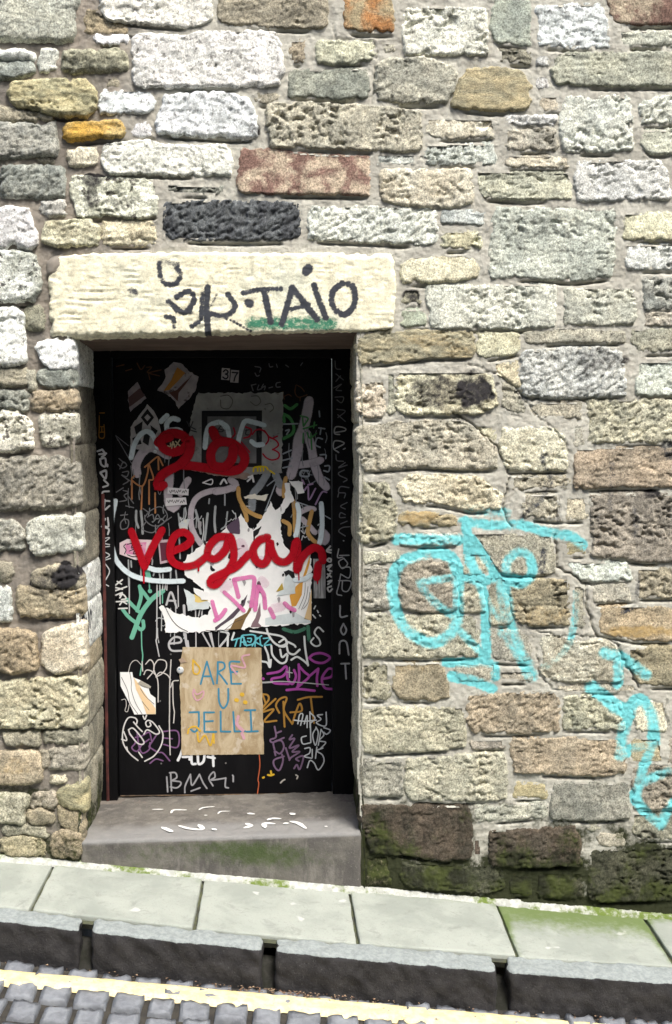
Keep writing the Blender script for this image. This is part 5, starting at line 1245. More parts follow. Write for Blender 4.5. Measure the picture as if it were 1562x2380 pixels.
tags(['pink_heart', 'pink_squiggle', 'pink_smear', 'pink_smear'], note, (.72, .40, .50), [('e', 18, [[(1160, 1292), (1198, 1350), (1272, 1312), (1262, 1380), (1195, 1418), (1152, 1352), (1160, 1292)]]), ('f', 20, [[(368, 822), (290, 850), (322, 960), (175, 940), (230, 1030)]]), ('h', 36, [[(250, 620), (235, 700), (300, 770)], [(290, 800), (310, 850)]])], YN - .0036, 0, .75)
sheet('bent_corner', 'J', [(590, 572), (612, 560), (632, 585), (600, 590)], YN - .002, plain('brown_corner', (.36, .27, .20)), note, thick=.003)

# --- runs and nicks that crowd the middle of the door
rk = random.Random(99)
for col_, n_, box, lng, lab in (((.50, .51, .52), 26, (590, 900, 1330, 1080), 130, 'pale thin paint runs across the middle'), ((.40, .41, .42), 18, (470, 1380, 900, 1570), 150, 'pale paint runs under the torn poster'), ((.22, .23, .24), 22, (300, 560, 640, 1000), 120, 'dim grey runs and ticks'), ((.20, .21, .22), 22, (1130, 420, 1370, 1000), 110, 'dim grey ticks on the right')):
    sk_ = []
    for _ in range(n_):
        x_ = rk.uniform(box[0], box[2]); y_ = rk.uniform(box[1], box[3]); l_ = rk.uniform(.3, 1) * lng
        if rk.random() < .65: sk_.append([(x_, y_), (x_ + rk.uniform(-6, 6), y_ + l_ * .5), (x_ + rk.uniform(-8, 8), y_ + l_)])
        else:
            sk_.append([(x_ + 9 * k + rk.uniform(-4, 4), y_ + rk.uniform(-16, 16)) for k in range(rk.randrange(3, 7))])
    tag('graffiti_tag', door, col_, [('I', 5.5, sk_[::2]), ('I', 3.5, sk_[1::2])], Y1 - .0005, 0, 1, lab)
nick = plain('torn_black_gap', (.012, .011, .013)); nick2 = plain('torn_grey_gap', (.30, .29, .30))
for k in range(34):
    fx_ = rk.uniform(640, 1270); fy_ = rk.uniform(-150, 330)
    if fx_ < 760 and fy_ > 100: continue
    r_ = rk.uniform(4, 13); el = rk.uniform(.8, 2.4)
    pl_ = [(fx_ + r_ * rk.uniform(.5, 1.2) * math.cos(a_), fy_ + el * r_ * rk.uniform(.5, 1.2) * math.sin(a_)) for a_ in [2 * math.pi * j / 7 for j in range(7)]]
    sheet('torn_gap', 'J', pl_, Y3b - .0003 - k * 2e-5, nick if k % 3 else nick2, big, thick=.0003)

# --- paint over the posters
tag('graffiti_tag', door, (.72, .18, .44), [('f', 50, [[(205, 20), (230, 110), (252, 200)], [(205, 15), (300, 0), (410, -8), (420, 80), (390, 300)], [(462, 90), (440, 250), (432, 340)], [(475, 92), (525, 180), (540, 320)], [(590, 330), (632, 420)], [(750, 270), (795, 312), (855, 345)], [(0, 455), (60, 410), (112, 340)]]), ('e', 50, [[(1375, 270), (1405, 380), (1432, 470)]]), ('f', 44, [[(100, 150), (200, 240), (310, 350)]])], Y3 - .0075, .35, .78, 'pink sprayed letters on the white poster')
tag('graffiti_tag', door, (.68, .32, .50), [('d', 120, [[(260, 930), (300, 1000), (240, 1050)], [(60, 930), (40, 1010)], [(480, 1120), (500, 1150)]]), ('f', 90, [[(150, 60), (90, 120)], [(500, 20), (540, 60)], [(620, 330), (720, 300)]])], Y3 - .0085, .8, .25, 'soft pink spray haze')
tag('graffiti_tag', door, (.72, .82, .86), [('c', 58, [[(252, 570), (215, 750), (198, 950), (222, 1150), (290, 1300), (430, 1425), (620, 1485), (850, 1505), (1040, 1500)], [(640, 1350), (740, 1375), (880, 1365)]]), ('a', 60, [[(432, 1320), (470, 1170), (540, 1055), (620, 1012), (690, 1070), (740, 1200)], [(1290, 1200), (1310, 1030), (1350, 945), (1470, 908), (1545, 980)], [(850, 1000), (850, 920), (910, 865), (980, 880)], [(780, 900), (850, 830)], [(860, 1005), (960, 995), (1010, 1010)]]), ('b', 54, [[(242, 1090), (270, 960), (322, 832), (420, 842), (530, 872)], [(152, 990), (130, 890), (60, 842)], [(392, 1045), (445, 1082), (515, 1078)]]),
    ('d', 54, [[(885, 510), (902, 600), (890, 750), (868, 850)], [(1142, 500), (1152, 700), (1140, 850), (1122, 930)], [(860, 1320), (960, 1310), (1030, 1270)]])], Y3 - .0095, .45, .92, 'soft blue white sprayed arcs')
tag('graffiti_tag', door, (.66, .50, .02), [('b', 17, [[(412, 1370), (425, 1325), (540, 1318), (570, 1350)], [(460, 1330), (460, 1365)], [(490, 1330), (492, 1365)], [(520, 1330), (522, 1360)], [(590, 1360), (640, 1395)]])], Y3 - .010, 0, 1, 'tiny yellow comb shaped doodle')
tag('graffiti_tag', door, (.70, .70, .70), [('d', 20, [[(360, 215), (400, 210), (350, 260)], [(400, 200), (415, 265)], [(60, 290), (95, 240), (125, 280)]]), ('c', 14, [[(1265, 360), (1370, 320), (1365, 380), (1265, 360)]])], Y3 - .0100, 0, 1, 'tiny white marker signs')
Y4 = YD - .0225
REDS = [('I', 56, [[(640, 555), (600, 520), (540, 515), (500, 545), (508, 590), (560, 612), (620, 590), (650, 545), (645, 620), (600, 675), (530, 715), (490, 750), (480, 795), (508, 788)], [(484, 560), (505, 545), (540, 535)],
                   [(600, 678), (680, 688), (760, 700), (850, 712), (915, 700), (940, 645), (905, 590), (850, 560), (790, 568), (760, 620), (772, 680), (830, 690), (870, 650), (880, 590)], [(770, 500), (790, 540), (830, 560)]]),
        ('I', 46, [[(342, 1032), (375, 1120), (410, 1215)], [(410, 1215), (450, 1120), (502, 1026)], [(560, 1135), (630, 1105), (655, 1070), (620, 1035), (570, 1055), (545, 1120), (555, 1185), (610, 1215), (680, 1205), (740, 1160)]]),
        ('I', 47, [[(862, 1060), (800, 1062), (752, 1110), (745, 1160), (785, 1175), (835, 1130), (862, 1060), (882, 1140), (872, 1200), (830, 1262), (790, 1310), (758, 1308), (765, 1280), (830, 1248), (900, 1212), (960, 1150)]]),
        ('d', 98, [[(560, 862), (470, 900), (410, 1000), (440, 1110), (520, 1150), (575, 1070), (588, 900), (608, 1000), (665, 1105), (760, 1125), (835, 1050), (868, 920)], [(880, 905), (886, 1060), (880, 1210)], [(890, 1200), (920, 1110), (980, 1030), (1070, 972), (1140, 1012), (1160, 1110)], [(1110, 1160), (1095, 1290)]])]
red = tag('red_writing', door, (.42, .002, .012), REDS, Y4, .22, 1.0, 'red spray painted words go vegan')
tag('red_writing', door, (.42, .002, .012), [('c', 22, [[(580, 1340), (582, 1520)], [(1220, 1330), (1215, 1380)]]), ('d', 14, [[(900, 1220), (902, 1320)], [(1100, 1280), (1102, 1360)]]), ('d', 40, [[(1090, 1170), (1085, 1290)]])], Y4 - .0025, 0, 1, 'red paint drips below the writing')
tag('graffiti_tag', door, (.45, .36, .22), [('a', 14, [[(860, 1180), (890, 1190), (890, 1150)], [(905, 1210), (920, 1130), (940, 1200)], [(905, 1170), (940, 1165)], [(950, 1130), (1000, 1180)], [(1000, 1110), (950, 1190)]])], Y4 - .0035, 0, 1, 'small buff letters SAX inside the g')

# --- writing on the frame
YP = YF - .0006
tag('graffiti_tag', frame, (.42, .42, .43), [('f', 24, [[(1345, 300), (1350, 415), (1420, 408)], [(1380, 492), (1352, 560), (1382, 610), (1412, 560), (1382, 492)], [(1338, 812), (1345, 690), (1410, 688), (1438, 825)], [(1358, 922), (1442, 920)], [(1400, 922), (1410, 1082)]])], YP, .03, .85, 'chalky letters LONT down the post', YF)
tag('graffiti_tag', frame, (.36, .36, .36), [('d', 13, [[(1330, 990), (1318, 1080), (1372, 1078)], [(1342, 1060), (1440, 1058)], [(1385, 1090), (1330, 1130), (1368, 1200), (1425, 1150), (1385, 1090)], [(1360, 1192), (1452, 1192), (1440, 1300), (1350, 1260)], [(1330, 1330), (1460, 1340), (1430, 1440), (1370, 1432), (1370, 1335)], [(1350, 1270), (1330, 1380), (1310, 1470), (1362, 1490)], [(1380, 900), (1384, 902)]]),
    ('b', 14, [[(1290, 950), (1400, 930), (1390, 900), (1300, 890), (1285, 960), (1340, 972)], [(1280, 1130), (1390, 1065), (1290, 1040), (1275, 1120), (1330, 1165)], [(1400, 1120), (1380, 1130)]])], YP - .001, 0, 1, 'white outlined letters LOZE', YF)
tag('graffiti_tag', frame, (.15, .15, .155), [('b', 12, [[(1290, 180), (1300, 260), (1350, 270)], [(1300, 320), (1380, 385)], [(1350, 340), (1300, 400)], [(1280, 470), (1360, 430), (1300, 490), (1360, 500)], [(1290, 570), (1380, 570), (1360, 630), (1310, 600)], [(1310, 700), (1400, 720), (1320, 790)], [(1320, 760), (1400, 830)], [(1300, 1190), (1310, 1250), (1380, 1260)], [(1330, 1330), (1420, 1300)]]),
    ('d', 12, [[(1400, 60), (1330, 110)], [(1390, 140), (1330, 170), (1340, 200), (1420, 240), (1380, 270)], [(1440, 330), (1350, 320), (1330, 380), (1400, 390), (1390, 440)], [(1330, 390), (1320, 430)], [(1420, 490), (1350, 530), (1400, 560)], [(1400, 620), (1350, 600), (1340, 650), (1400, 650)], [(1420, 690), (1350, 720)], [(1450, 750), (1370, 760), (1330, 800), (1400, 850)]])], YP - .002, 0, 1, 'faint scrawl running down the right post', YF)
tag('graffiti_tag', frame, (.46, .46, .45), [('d', 18, [[(1240, 960), (1200, 1010), (1245, 1030)], [(1215, 1000), (1250, 1000)], [(1225, 1090), (1205, 1110), (1240, 1130), (1250, 1100), (1225, 1090)], [(1205, 1180), (1255, 1160), (1215, 1210), (1255, 1230)], [(1210, 1260), (1250, 1290)], [(1240, 1250), (1205, 1300)], [(1215, 1340), (1255, 1330), (1215, 1370)], [(1250, 1390), (1210, 1410), (1230, 1450), (1260, 1420)]])], YP - .001, 0, 1, 'small white letters beside the word vegan', YF)
tag('graffiti_tag', frame, (.48, .49, .50), [('a', 22, [[(40, 1245), (95, 1225)], [(60, 1280), (140, 1270)], [(95, 1225), (130, 1280), (90, 1310)], [(70, 1335), (130, 1328), (132, 1420), (85, 1400), (70, 1335)], [(155, 1400), (155, 1420)], [(75, 1490), (140, 1470), (130, 1560), (75, 1500)]]), ('c', 20, [[(75, 240), (140, 230), (132, 315), (75, 245)], [(105, 412), (165, 385), (115, 330)], [(172, 460), (100, 472), (112, 560), (180, 575)], [(125, 560), (120, 672), (180, 630)], [(130, 780), (100, 850), (165, 870), (160, 770)], [(90, 870), (170, 900), (160, 960)]]),
    ('c', 12, [[(110, 1010), (180, 1000), (120, 1060), (180, 1080)], [(105, 1110), (180, 1100)], [(110, 1160), (180, 1200), (130, 1240)], [(130, 1260), (190, 1240)], [(130, 1300), (180, 1390), (130, 1500)], [(130, 1540), (170, 1562)]])], YP, 0, 1, 'white marker letters down the left post', YF)
tag('graffiti_tag', frame, (.26, .12, .015), [('a', 12, [[(60, 830), (62, 960), (60, 1080), (118, 1080), (116, 935)], [(60, 960), (116, 958)], [(60, 1025), (116, 1022)], [(90, 960), (90, 1020)], [(65, 800), (120, 800)]])], YP, 0, 1, 'small orange ladder drawing on the left post', YF)
red_e = add('paint_edge', box_mesh('paint_edge', float(xl(.9)) + .008, float(xl(.9)) + .020, YF - .006, YF + .02, zd0, zd0 + 1.25, .003), redp, frame)

# ------------------------------------------------------------------ doorstep
step = empty('doorstep', (float(_st[:, 0].mean()), .2, float(zp(_st[0, 0]))), 'worn grey stone doorstep with white paint marks and green algae', 'doorstep')
sm = NT('worn_step_stone')
Ps = sm.pos(False)
c = sm.mix(sm.ramp(sm.noise(Ps, 8, 7, .65, .3), .38, .62), (.165, .155, .135), (.105, .098, .09))
c = sm.mix(sm.math('MULTIPLY', sm.ramp(sm.noise(sm.pos(False, (1, 1, .25)), 26, 6, .7, .3), .5, .68), .6), c, (.24, .225, .20))
c = sm.mix(sm.ramp(sm.noise(Ps, 110, 5, .7), .57, .70), c, (.21, .20, .18))
c = sm.mix(sm.ramp(sm.attr('worn'), .1, .9), c, sm.mix(.7, c, (.27, .27, .26)))
f = sm.math('ADD', sm.attr('moss'), sm.math('MULTIPLY', sm.math('SUBTRACT', sm.noise(Ps, 45, 6, .7), .5), 1.0))
c = sm.mix(sm.math('MULTIPLY', sm.ramp(f, .35, .9), .85), c, (.055, .085, .022))
sm.link(c, sm.b.inputs['Base Color']); sm.b.inputs['Roughness'].default_value = .85
sm.bump(sm.noise(Ps, 80, 8, .8), .004, 1.0)
xa, xb = _st[0, 0] - .006, _st[1, 0] + .004
v, q = rough_block([(xa, -.012, zp(xa) - .1), (xb, -.012, zp(xb) - .1), (xb, .56, zp(xb) - .1), (xa, .56, zp(xa) - .1),
                    (xa, -.012, zstep(xa)), (xb, -.012, zstep(xb)), (xb, .56, zstep(xb) + .010), (xa, .56, zstep(xa) + .010)], .012, .010, .0035, 22, 8, 4)
me = mesh_np('step_block', v, q)
fu = (v[:, 0] - xa) / (xb - xa)
front = sstep(.02, .0, v[:, 1]); hgt = v[:, 2] - zp(v[:, 0])
top_ = sstep(.02, .006, zstep(v[:, 0]) - v[:, 2])
set_attr(me, 'moss', front * (1 - top_) * np.clip(.72 * np.exp(-((fu - .62) / .26) ** 2) * np.exp(-((hgt - .11) / .06) ** 2) + .28 * np.exp(-((fu - .2) / .2) ** 2) + .15, 0, 1))
set_attr(me, 'worn', top_ * (1 - sstep(.02, .22, v[:, 1] + .06 * fbm(v[:, 0], v[:, 1], 7, 3, 12))))
add('step_block', me, sm.m, step)
thr_m = plain('worn_threshold_stone', (.17, .15, .13), (.10, .09, .08), 14, .85, .25, .002, 90)
zt = float(zstep(0))
add('threshold', box_mesh('threshold', float(xl(zt + .02)) - .01, float(xr(zt + .02)) + .02, YF - .035, YD + .06, zt - .03, zd0 + .0, .005, .03, .002, 4), thr_m, step)

# white paint dashes lying on the tread
def tread(fr, pts):
    d = rays(fr, pts)
    z0_ = .5 * (ZS0 + ZS1) + .006
    out = []
    for dd in d:
        t = (z0_ - CAM[2]) / dd[2]
        for _ in range(4):
            p_ = CAM + t * dd
            t = (float(zstep(p_[0])) + .010 * (p_[1] + .012) / .572 - CAM[2]) / dd[2]
        out.append(CAM + t * dd)
    return np.array(out)
dash_m = plain('white_road_paint', (.78, .78, .75), (.66, .66, .63), 60, .7, .3)
V, Q, off = [], [], 0
def flat_dash(pts3, hw, lift):
    global off
    c_ = catmull(pts3, .008)
    tg_ = np.gradient(c_, axis=0); tg_ /= np.maximum(np.linalg.norm(tg_, axis=1, keepdims=True), 1e-9)
    n = len(c_)
    for k in range(n):
        wv = hw * math.sqrt(max(.05, 1 - (2 * k / max(1, n - 1) - 1) ** 4)) * (1 + .3 * float(pn(k * .7, hw * 300, 4)))
        nx_, ny_ = -tg_[k, 1], tg_[k, 0]
        for s_ in (-1, 0, 1): V.append((c_[k, 0] + nx_ * wv * s_, c_[k, 1] + ny_ * wv * s_, c_[k, 2] + lift))
    Q.append(grid_quads(3, n) + off); off += 3 * n
for wd, pts in ((.009, [(185, 238), (225, 255), (262, 272)]), (.008, [(300, 228), (370, 248), (465, 258)]), (.009, [(438, 220), (460, 240), (470, 256)]), (.008, [(530, 248), (562, 260)]), (.009, [(745, 246), (795, 230), (760, 212)]),
                (.009, [(895, 245), (890, 215), (965, 216)]), (.008, [(908, 192), (940, 180), (1005, 182)]), (.008, [(1015, 214), (1060, 212)]), (.009, [(1060, 198), (1120, 212), (1175, 250)]), (.008, [(770, 144), (825, 150)]), (.010, [(1062, 142), (1098, 154)]),
                (.006, [(250, 145), (270, 122), (360, 122)]), (.005, [(440, 122), (470, 106), (550, 98)]), (.005, [(1298, 233), (1322, 235)]), (.004, [(570, 150), (590, 132), (655, 130)]), (.004, [(120, 118), (200, 117)]), (.004, [(475, 157), (500, 158)])):
    V, Q, off = [], [], 0
    flat_dash(tread('o', pts), wd, .0035)
    add('paint_mark', mesh_np('paint_mark', V, np.vstack(Q)), dash_m, step)

# ------------------------------------------------------------------ pavement, kerb, road
slab_m = NT('paving_stone')
Pv = slab_m.pos(True)
c = slab_m.mix(slab_m.ramp(slab_m.noise(Pv, 5, 7, .6, .3), .36, .64), (.37, .395, .345), (.285, .31, .27))
c = slab_m.mix(slab_m.math('MULTIPLY', slab_m.ramp(slab_m.noise(Pv, 18, 7, .75, .5), .52, .68), .6), c, (.23, .245, .215))
c = slab_m.mix(slab_m.ramp(slab_m.noise(Pv, 140, 5, .7), .56, .70), c, (.28, .28, .255))
c = slab_m.mix(slab_m.ramp(slab_m.noise(Pv, 11, 2, .5), .70, .74), c, (.50, .51, .47))
f = slab_m.math('ADD', slab_m.attr('moss'), slab_m.math('MULTIPLY', slab_m.math('SUBTRACT', slab_m.noise(Pv, 30, 6, .7), .5), .9))
c = slab_m.mix(slab_m.math('MULTIPLY', slab_m.ramp(f, .25, .95), .9), c, (.115, .165, .04))
slab_m.link(c, slab_m.b.inputs['Base Color']); slab_m.b.inputs['Roughness'].default_value = .75
slab_m.bump(slab_m.noise(Pv, 100, 7, .78), .003, .9)
KB = on_plane('U', [(0, 2107), (215, 2131), (781, 2187), (1203, 2223), (1562, 2243)])
KF = on_plane('U', [(0, 2139), (190, 2157), (600, 2204), (781, 2224), (1151, 2254), (1562, 2283)])
def fit(pts):
    return np.polyfit(pts[:, 0], pts[:, 1], 2)
kbf, kff = fit(KB), fit(KF)
gx0, gx1 = KB[0, 0] - 1.3, KB[-1, 0] + 1.3
def clampx(x): return np.clip(x, KB[0, 0] - .15, KB[-1, 0] + .15)
def kb(x): return np.polyval(kbf, clampx(x)) + (np.asarray(x) - clampx(x)) * np.polyval(np.polyder(kbf), clampx(x))
def kf(x): return np.minimum(np.polyval(kff, clampx(x)) + (np.asarray(x) - clampx(x)) * np.polyval(np.polyder(kff), clampx(x)), kb(x) - .045)
def sheet_grid(name, xs, ys0, ys1, n, zfun):
    X = np.asarray(xs)[None] + np.zeros((n, 1)); t = np.linspace(0, 1, n)[:, None]
    Y = ys0[None] * (1 - t) + ys1[None] * t
    return mesh_np(name, np.stack([X, Y, zfun(X, Y)], -1).reshape(-1, 3), grid_quads(len(xs), n))
slabbed = plain('mossy_joint_fill', (.10, .11, .06), (.06, .062, .05), 25, .95, .2, .003, 120)
bed = plain('dark_bedding_grit', (.035, .034, .03), (.02, .021, .016), 30, .95, .2, .003, 120)
xs = np.linspace(gx0, gx1, 60)
pav = add('pavement', sheet_grid('pavement', xs, kb(xs) - .02, xs * 0 + .05, 4, lambda X, Y: zp(X, Y) - .017), slabbed, None, kind='structure')
# joints: wall end and kerb end
JT = [((125, 2010), (75, 2107)), ((470, 2052), (453, 2143)), ((815, 2082), (833, 2189)), ((1157, 2107), (1203, 2222)), ((1497, 2130), (1572, 2244))]
jt = []
for a_, b_ in JT:
    w_ = on_plane('U', [a_, b_])
    sl = (w_[1, 0] - w_[0, 0]) / (w_[1, 1] - w_[0, 1])
    jt.append((w_[0, 0] + sl * (0 - w_[0, 1]), w_[1, 0]))
gap = np.diff([a_ for a_, _ in jt]).mean()
jt = [(jt[0][0] - gap * k, jt[0][1] - gap * k) for k in (3, 2, 1)] + jt + [(jt[-1][0] + gap * k, jt[-1][1] + gap * k) for k in (1, 2)]
for i in range(len(jt) - 1):
    g0 = .003 + .003 * ((i * 37) % 5) / 5
    (a0, b0), (a1, b1) = jt[i], jt[i + 1]
    a0 += g0; b0 += g0 * 1.5; a1 -= g0; b1 -= g0 * 1.5
    dz = [.0, .002, -.002, .001, -.002, .0, .002, -.001, .001][i % 9]
    if i == 6: dz = -.005
    def C(x_, y_, d_): return (x_, y_, float(zp(x_, y_)) + d_)
    yk0, yk1 = float(kb(b0)) + .003, float(kb(b1)) + .003
    v, q = rough_block([C(b0, yk0, -.05), C(b1, yk1, -.05), C(a1, .02, -.05), C(a0, .02, -.05), C(b0, yk0, dz), C(b1, yk1, dz), C(a1, .02, dz), C(a0, .02, dz)], .007, .012, .003, 14, 60 + i)
    me = mesh_np('paving_slab', v, q)
    yy = v[:, 1]
    strength = [.2, .2, .2, .40, .30, .42, 1.0, .7, .3][i % 9]
    edge = np.minimum(np.abs(v[:, 0] - (a0 + (b0 - a0) * (yy - .02) / (yk0 - .02))), np.abs(v[:, 0] - (a1 + (b1 - a1) * (yy - .02) / (yk1 - .02))))
    mo = strength * np.exp(-((yy + .0) / (.07 + .13 * strength * (i == 6))) ** 2) + .5 * strength * np.exp(-(edge / .02) ** 2)
    set_attr(me, 'moss', np.clip(mo, 0, 1))
    add('paving_slab', me, slab_m.m, pav)
# ragged mortar fillet along the wall foot
fx = np.linspace(gx0, gx1, 700); rows_ = []
base_n = fbm(fx, fx * 0, 14, 4, 17)
wid = .022 + .012 * base_n + .006 * fbm(fx, fx * 0, 60, 3, 19)
off_y = np.where((fx > _st[0, 0] - .01) & (fx < _st[1, 0] + .01), -.012, -.004)
for t_, hgt_ in ((1.0, -.006), (.75, .004), (.4, .010), (.0, .016), (-.8, .018)):
    yy = off_y - np.maximum(.006, wid) * t_
    rows_.append(np.stack([fx, yy, zp(fx, yy) + hgt_ + .002 * fbm(fx, yy, 70, 2, 23)], 1))
me = mesh_np('mortar_fillet', np.vstack(rows_), grid_quads(len(fx), len(rows_)))
set_attr(me, 'moss', np.clip(.30 + .7 * fbm(np.tile(fx, len(rows_)), np.repeat(np.arange(len(rows_)), len(fx)) * .01, 7, 3, 29), 0, .55))
fil = NT('mossy_mortar_fillet'); Pf = fil.pos(False)
c = fil.mix(fil.ramp(fil.noise(Pf, 40, 6, .7), .4, .6), (.52, .53, .48), (.36, .37, .33))
c = fil.mix(fil.ramp(fil.math('ADD', fil.attr('moss'), fil.math('MULTIPLY', fil.math('SUBTRACT', fil.noise(Pf, 60, 5), .5), .8)), .3, .6), c, (.13, .18, .04))
fil.link(c, fil.b.inputs['Base Color']); fil.b.inputs['Roughness'].default_value = .95; fil.bump(fil.noise(Pf, 160, 5, .8), .003, .8)
add('mortar_fillet', me, fil.m, pav)

# kerbstones
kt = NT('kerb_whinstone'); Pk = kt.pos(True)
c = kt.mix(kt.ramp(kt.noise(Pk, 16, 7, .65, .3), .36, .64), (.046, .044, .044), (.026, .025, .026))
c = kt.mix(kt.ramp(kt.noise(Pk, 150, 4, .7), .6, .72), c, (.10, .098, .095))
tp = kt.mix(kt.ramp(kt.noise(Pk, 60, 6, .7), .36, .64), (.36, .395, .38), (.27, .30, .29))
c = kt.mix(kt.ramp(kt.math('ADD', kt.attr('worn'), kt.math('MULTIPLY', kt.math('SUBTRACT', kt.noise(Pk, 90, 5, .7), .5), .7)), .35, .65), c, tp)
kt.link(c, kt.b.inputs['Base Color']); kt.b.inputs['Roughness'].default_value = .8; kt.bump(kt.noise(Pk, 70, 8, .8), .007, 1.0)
kerb = add('kerb', sheet_grid('kerb', xs, kf(xs) + .012, kb(xs) + .02, 5, lambda X, Y: zp(X, Y) - .15 + .07 * sstep(.0, .05, Y - kf(X) - .012)), bed, None, kind='structure')
edges = on_plane('U', [(187, 2145), (215, 2150), (609, 2190), (641, 2195), (1150, 2240), (1181, 2243)])[:, 0]
spans = [(edges[0] - .60, edges[0]), (edges[1], edges[2]), (edges[3], edges[4]), (edges[5], edges[5] + .72)]
spans = [(spans[0][0] - .05 - .62, spans[0][0] - .05)] + spans + [(spans[-1][1] + .05, spans[-1][1] + .75)]
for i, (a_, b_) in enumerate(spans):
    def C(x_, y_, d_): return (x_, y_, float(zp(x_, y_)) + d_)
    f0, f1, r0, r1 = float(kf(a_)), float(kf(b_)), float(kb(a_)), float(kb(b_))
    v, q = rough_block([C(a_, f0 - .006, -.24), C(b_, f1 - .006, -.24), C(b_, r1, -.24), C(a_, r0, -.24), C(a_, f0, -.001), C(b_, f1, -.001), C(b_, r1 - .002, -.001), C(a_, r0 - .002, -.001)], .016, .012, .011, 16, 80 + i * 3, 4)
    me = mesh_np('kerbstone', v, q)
    set_attr(me, 'worn', sstep(-.014, -.004, v[:, 2] - zp(v[:, 0], v[:, 1])))  # kerb tops coloured pale, faces left dark
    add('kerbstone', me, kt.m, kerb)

# road bed and setts
rb = plain('joint_dirt', (.035, .034, .032), (.06, .055, .045), 30, .95, .2, .004, 90)
X = np.array([-45., gx0, gx1, 45.])
rx = np.concatenate([[-45, -20, -8], np.linspace(gx0, gx1, 30), [8, 20, 45]])
road = add('road', sheet_grid('road', rx, rx * 0 - 45., kb(rx) + .0, 12, lambda X, Y: zr(X, Y) - .016), rb, None, kind='structure')
sett_m = NT('road_sett_whinstone'); Pq = sett_m.pos(True)
c = sett_m.mix(sett_m.ramp(sett_m.noise(Pq, 20, 7, .65), .36, .64), (.25, .265, .28), (.17, .18, .195))
c = sett_m.mix(sett_m.ramp(sett_m.noise(Pq, 160, 4, .7), .6, .72), c, (.30, .31, .32))
sett_m.link(c, sett_m.b.inputs['Base Color']); sett_m.b.inputs['Roughness'].default_value = .6; sett_m.bump(sett_m.noise(Pq, 110, 6, .75), .003, .9)
vars_ = []
for k in range(8):
    v, q = rough_block([(-.5, -.5, -.1), (.5, -.5, -.1), (.5, .5, -.1), (-.5, .5, -.1), (-.5, -.5, 0), (.5, -.5, 0), (.5, .5, 0), (-.5, .5, 0)], .075, .14, 0, 6, k, 3)
    v[:, 2] += (.010 * pn(v[:, 0] * 3, v[:, 1] * 3, k) + .006 * pn(v[:, 0] * 9, v[:, 1] * 9, k + 3)) * (v[:, 2] > -.05)
    v[:, :2] *= (1 + .05 * pn(v[:, 0] * 2 + k, v[:, 1] * 2, 40 + k))[:, None]
    v[:, 2] = np.where(v[:, 2] > -.05, v[:, 2], v[:, 2])
    # local unit block: x and y in 1 = sett size, z in metres
    me = mesh_np('sett', v * np.array([1, 1, .9]), q)
    me.materials.append(sett_m.m); vars_.append(me)
ang = math.atan(PB)
rs2 = random.Random(77)
dep = .108
sl0 = float(np.polyval(np.polyder(kff), .3))
for row in range(9):
    x_ = gx0 + .3 + rs2.uniform(0, .1)
    while x_ < gx1 - .3:
        wd = rs2.uniform(.095, .125)
        yc = float(kf(x_ + wd / 2)) - .004 - dep * (row + .5) + rs2.uniform(-.004, .004)
        o_ = add('sett', vars_[rs2.randrange(8)], None, road)
        o_.location = (x_ + wd / 2, yc, float(zr(x_ + wd / 2, yc)) + rs2.uniform(-.003, .003))
        o_.rotation_euler = (PC + rs2.uniform(-.02, .02), -ang + rs2.uniform(-.03, .03), sl0 + rs2.uniform(-.04, .04))
        o_.scale = (wd - rs2.uniform(.005, .011), dep - rs2.uniform(.004, .011), 1)
        x_ += wd
    if row >= 6: pass
# yellow line laid over the setts
LT = on_plane('U', [(0, 2246), (195, 2276), (781, 2326), (1390, 2374)], -KERB)
LB = on_plane('U', [(0, 2281), (160, 2301), (781, 2359), (1031, 2380)], -KERB)
lt, lb = np.polyfit(LT[:, 0], LT[:, 1], 1), np.polyfit(LB[:, 0], LB[:, 1], 1)
lx_ = np.linspace(gx0 + .3, gx1 - .3, 1100)
yt = np.polyval(lt, lx_) + .006 * fbm(lx_, lx_ * 0, 22, 4, 5)
spike = np.maximum(0, pn(lx_ * 9.3, lx_ * 0 + .3, 6) - .30) * .06
yb = np.polyval(lb, lx_) + .006 * fbm(lx_, lx_ * 0, 25, 4, 8) - spike
n = 9
t = np.linspace(0, 1, n)[:, None]
Yg = yt[None] * (1 - t) + yb[None] * t; Xg = lx_[None] + 0 * Yg
hump = np.where((t > 0) & (t < 1), .0045, -.012) + 0 * Yg
Zg = zr(Xg, Yg) + hump + .0022 * fbm(Xg.ravel(), Yg.ravel(), 14, 3, 3).reshape(Xg.shape)
yl = NT('yellow_road_paint'); Py = yl.pos(False)
c = yl.mix(yl.ramp(yl.noise(Py, 30, 6, .65), .38, .64), (.82, .66, .30), (.80, .70, .43))
c = yl.mix(yl.ramp(yl.noise(Py, 55, 7, .78, .3), .60, .66), c, (.20, .18, .14))
yl.link(c, yl.b.inputs['Base Color']); yl.b.inputs['Roughness'].default_value = .6; yl.bump(yl.noise(Py, 120, 5), .002, .7)
add('painted_line', mesh_np('painted_line', np.stack([Xg, Yg, Zg], -1).reshape(-1, 3), grid_quads(len(lx_), n)), yl.m, road, 'worn pale yellow painted line along the gutter')
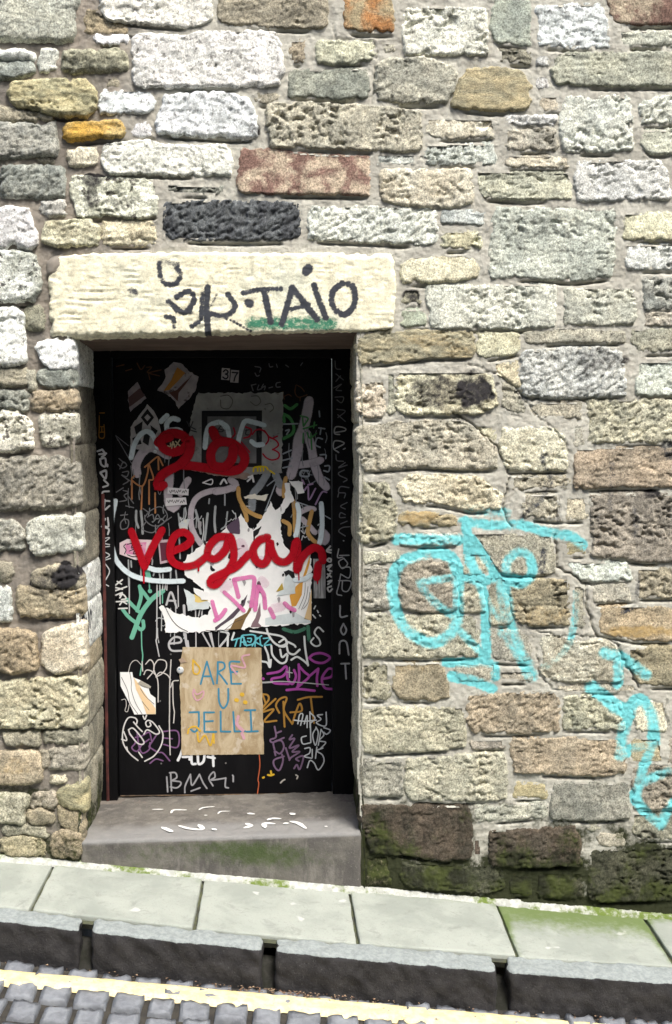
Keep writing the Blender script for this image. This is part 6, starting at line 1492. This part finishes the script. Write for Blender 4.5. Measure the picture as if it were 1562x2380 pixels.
# grit and leaf bits caught in the gutter
gv, gq, go = [], [], 0
for k in range(260):
    x_ = rs2.uniform(gx0 + .5, gx1 - .5) if k < 120 else rs2.gauss(edges[3] + .05, .12)
    y_ = float(kf(x_)) - abs(rs2.gauss(0, .018)) - .012
    z_ = float(zr(x_, y_)) + .004
    s_ = rs2.uniform(.002, .007); a_ = rs2.uniform(0, 6.28)
    for dx, dy, dz in ((-1, 0, 0), (0, -.6, .2), (1, 0, 0), (0, .6, .5)):
        gv.append((x_ + s_ * (dx * math.cos(a_) - dy * math.sin(a_)), y_ + s_ * (dx * math.sin(a_) + dy * math.cos(a_)), z_ + s_ * dz))
    gq.append([go, go + 1, go + 2, go + 3]); go += 4
gm = plain('gutter_litter_bits', (.20, .10, .06), (.35, .28, .18), 200, .9, .2, c3=(.05, .03, .03), spk=(.5, .6), s2=150)
add('gutter_grit', mesh_np('gutter_grit', gv, gq, False), gm, None, 'leaf bits and grit lying along the kerb foot', 'debris', None, 'stuff')

# ------------------------------------------------------------------ tenement across the lane, put in behind the viewer to block low sky light
ten = empty('unseen_tenement', (0, -6.6, float(zr(0, -6.6))), 'tall plain sandstone tenement front added across the lane to block low sky light', 'building')
tm = plain('unseen_ashlar', (.30, .27, .22), (.22, .20, .17), 3, .9, .2, .004, 30)
gl_ = plain('dark_window_glass', (.02, .022, .025), rough=.1, spec=.5)
fr_m = plain('white_sash_paint', (.7, .7, .68))
z0 = float(zr(0, -6.6)) - 1.2; H = 8.6
xs_w = [-7.2, -4.4, -1.6, 1.2, 4.0, 6.8]
lev = [(1.2 + z0 + .6, 1.2 + z0 + 2.4), (1.2 + z0 + 3.5, 1.2 + z0 + 5.3)]
bm = bmesh.new()
bxs = [-9.0]
for c_ in xs_w: bxs += [c_ - .5, c_ + .5]
bxs.append(9.0)
bzs = [z0]
for a_, b_ in lev: bzs += [a_, b_]
bzs.append(z0 + H)
grid_v = {}
def gv_(x_, y_, z_):
    k_ = (round(x_, 4), y_, round(z_, 4))
    if k_ not in grid_v: grid_v[k_] = bm.verts.new((x_, y_, z_))
    return grid_v[k_]
for i in range(len(bxs) - 1):
    for j in range(len(bzs) - 1):
        if i % 2 == 1 and j % 2 == 1:
            for (xa_, za_), (xb_, zb2) in (((bxs[i], bzs[j]), (bxs[i + 1], bzs[j])), ((bxs[i + 1], bzs[j]), (bxs[i + 1], bzs[j + 1])), ((bxs[i + 1], bzs[j + 1]), (bxs[i], bzs[j + 1])), ((bxs[i], bzs[j + 1]), (bxs[i], bzs[j]))):
                bm.faces.new((gv_(xa_, -6.6, za_), gv_(xb_, -6.6, zb2), gv_(xb_, -6.85, zb2), gv_(xa_, -6.85, za_)))
            continue
        bm.faces.new((gv_(bxs[i], -6.6, bzs[j]), gv_(bxs[i + 1], -6.6, bzs[j]), gv_(bxs[i + 1], -6.6, bzs[j + 1]), gv_(bxs[i], -6.6, bzs[j + 1])))
bmesh.ops.recalc_face_normals(bm, faces=bm.faces[:])
me = bpy.data.meshes.new('facade'); bm.to_mesh(me); bm.free()
add('facade', me, tm, ten)
add('side_wall', box_mesh('side_wall', -9.0, 9.0, -12.0, -6.9, z0, z0 + H), tm, ten)
add('cornice', box_mesh('cornice', -9.1, 9.1, -6.9, -6.42, z0 + H, z0 + H + .22, .03), tm, ten)
for c_ in xs_w:
    for a_, b_ in lev:
        wo = add('window', box_mesh('window', c_ - .5, c_ + .5, -6.84, -6.80, a_, b_), gl_, ten)
        add('sash_bar', box_mesh('sash_bar', c_ - .5, c_ + .5, -6.80, -6.77, .5 * (a_ + b_) - .03, .5 * (a_ + b_) + .03), fr_m, wo)
        add('sill', box_mesh('sill', c_ - .6, c_ + .6, -6.62, -6.50, a_ - .12, a_ - .002), tm, wo)
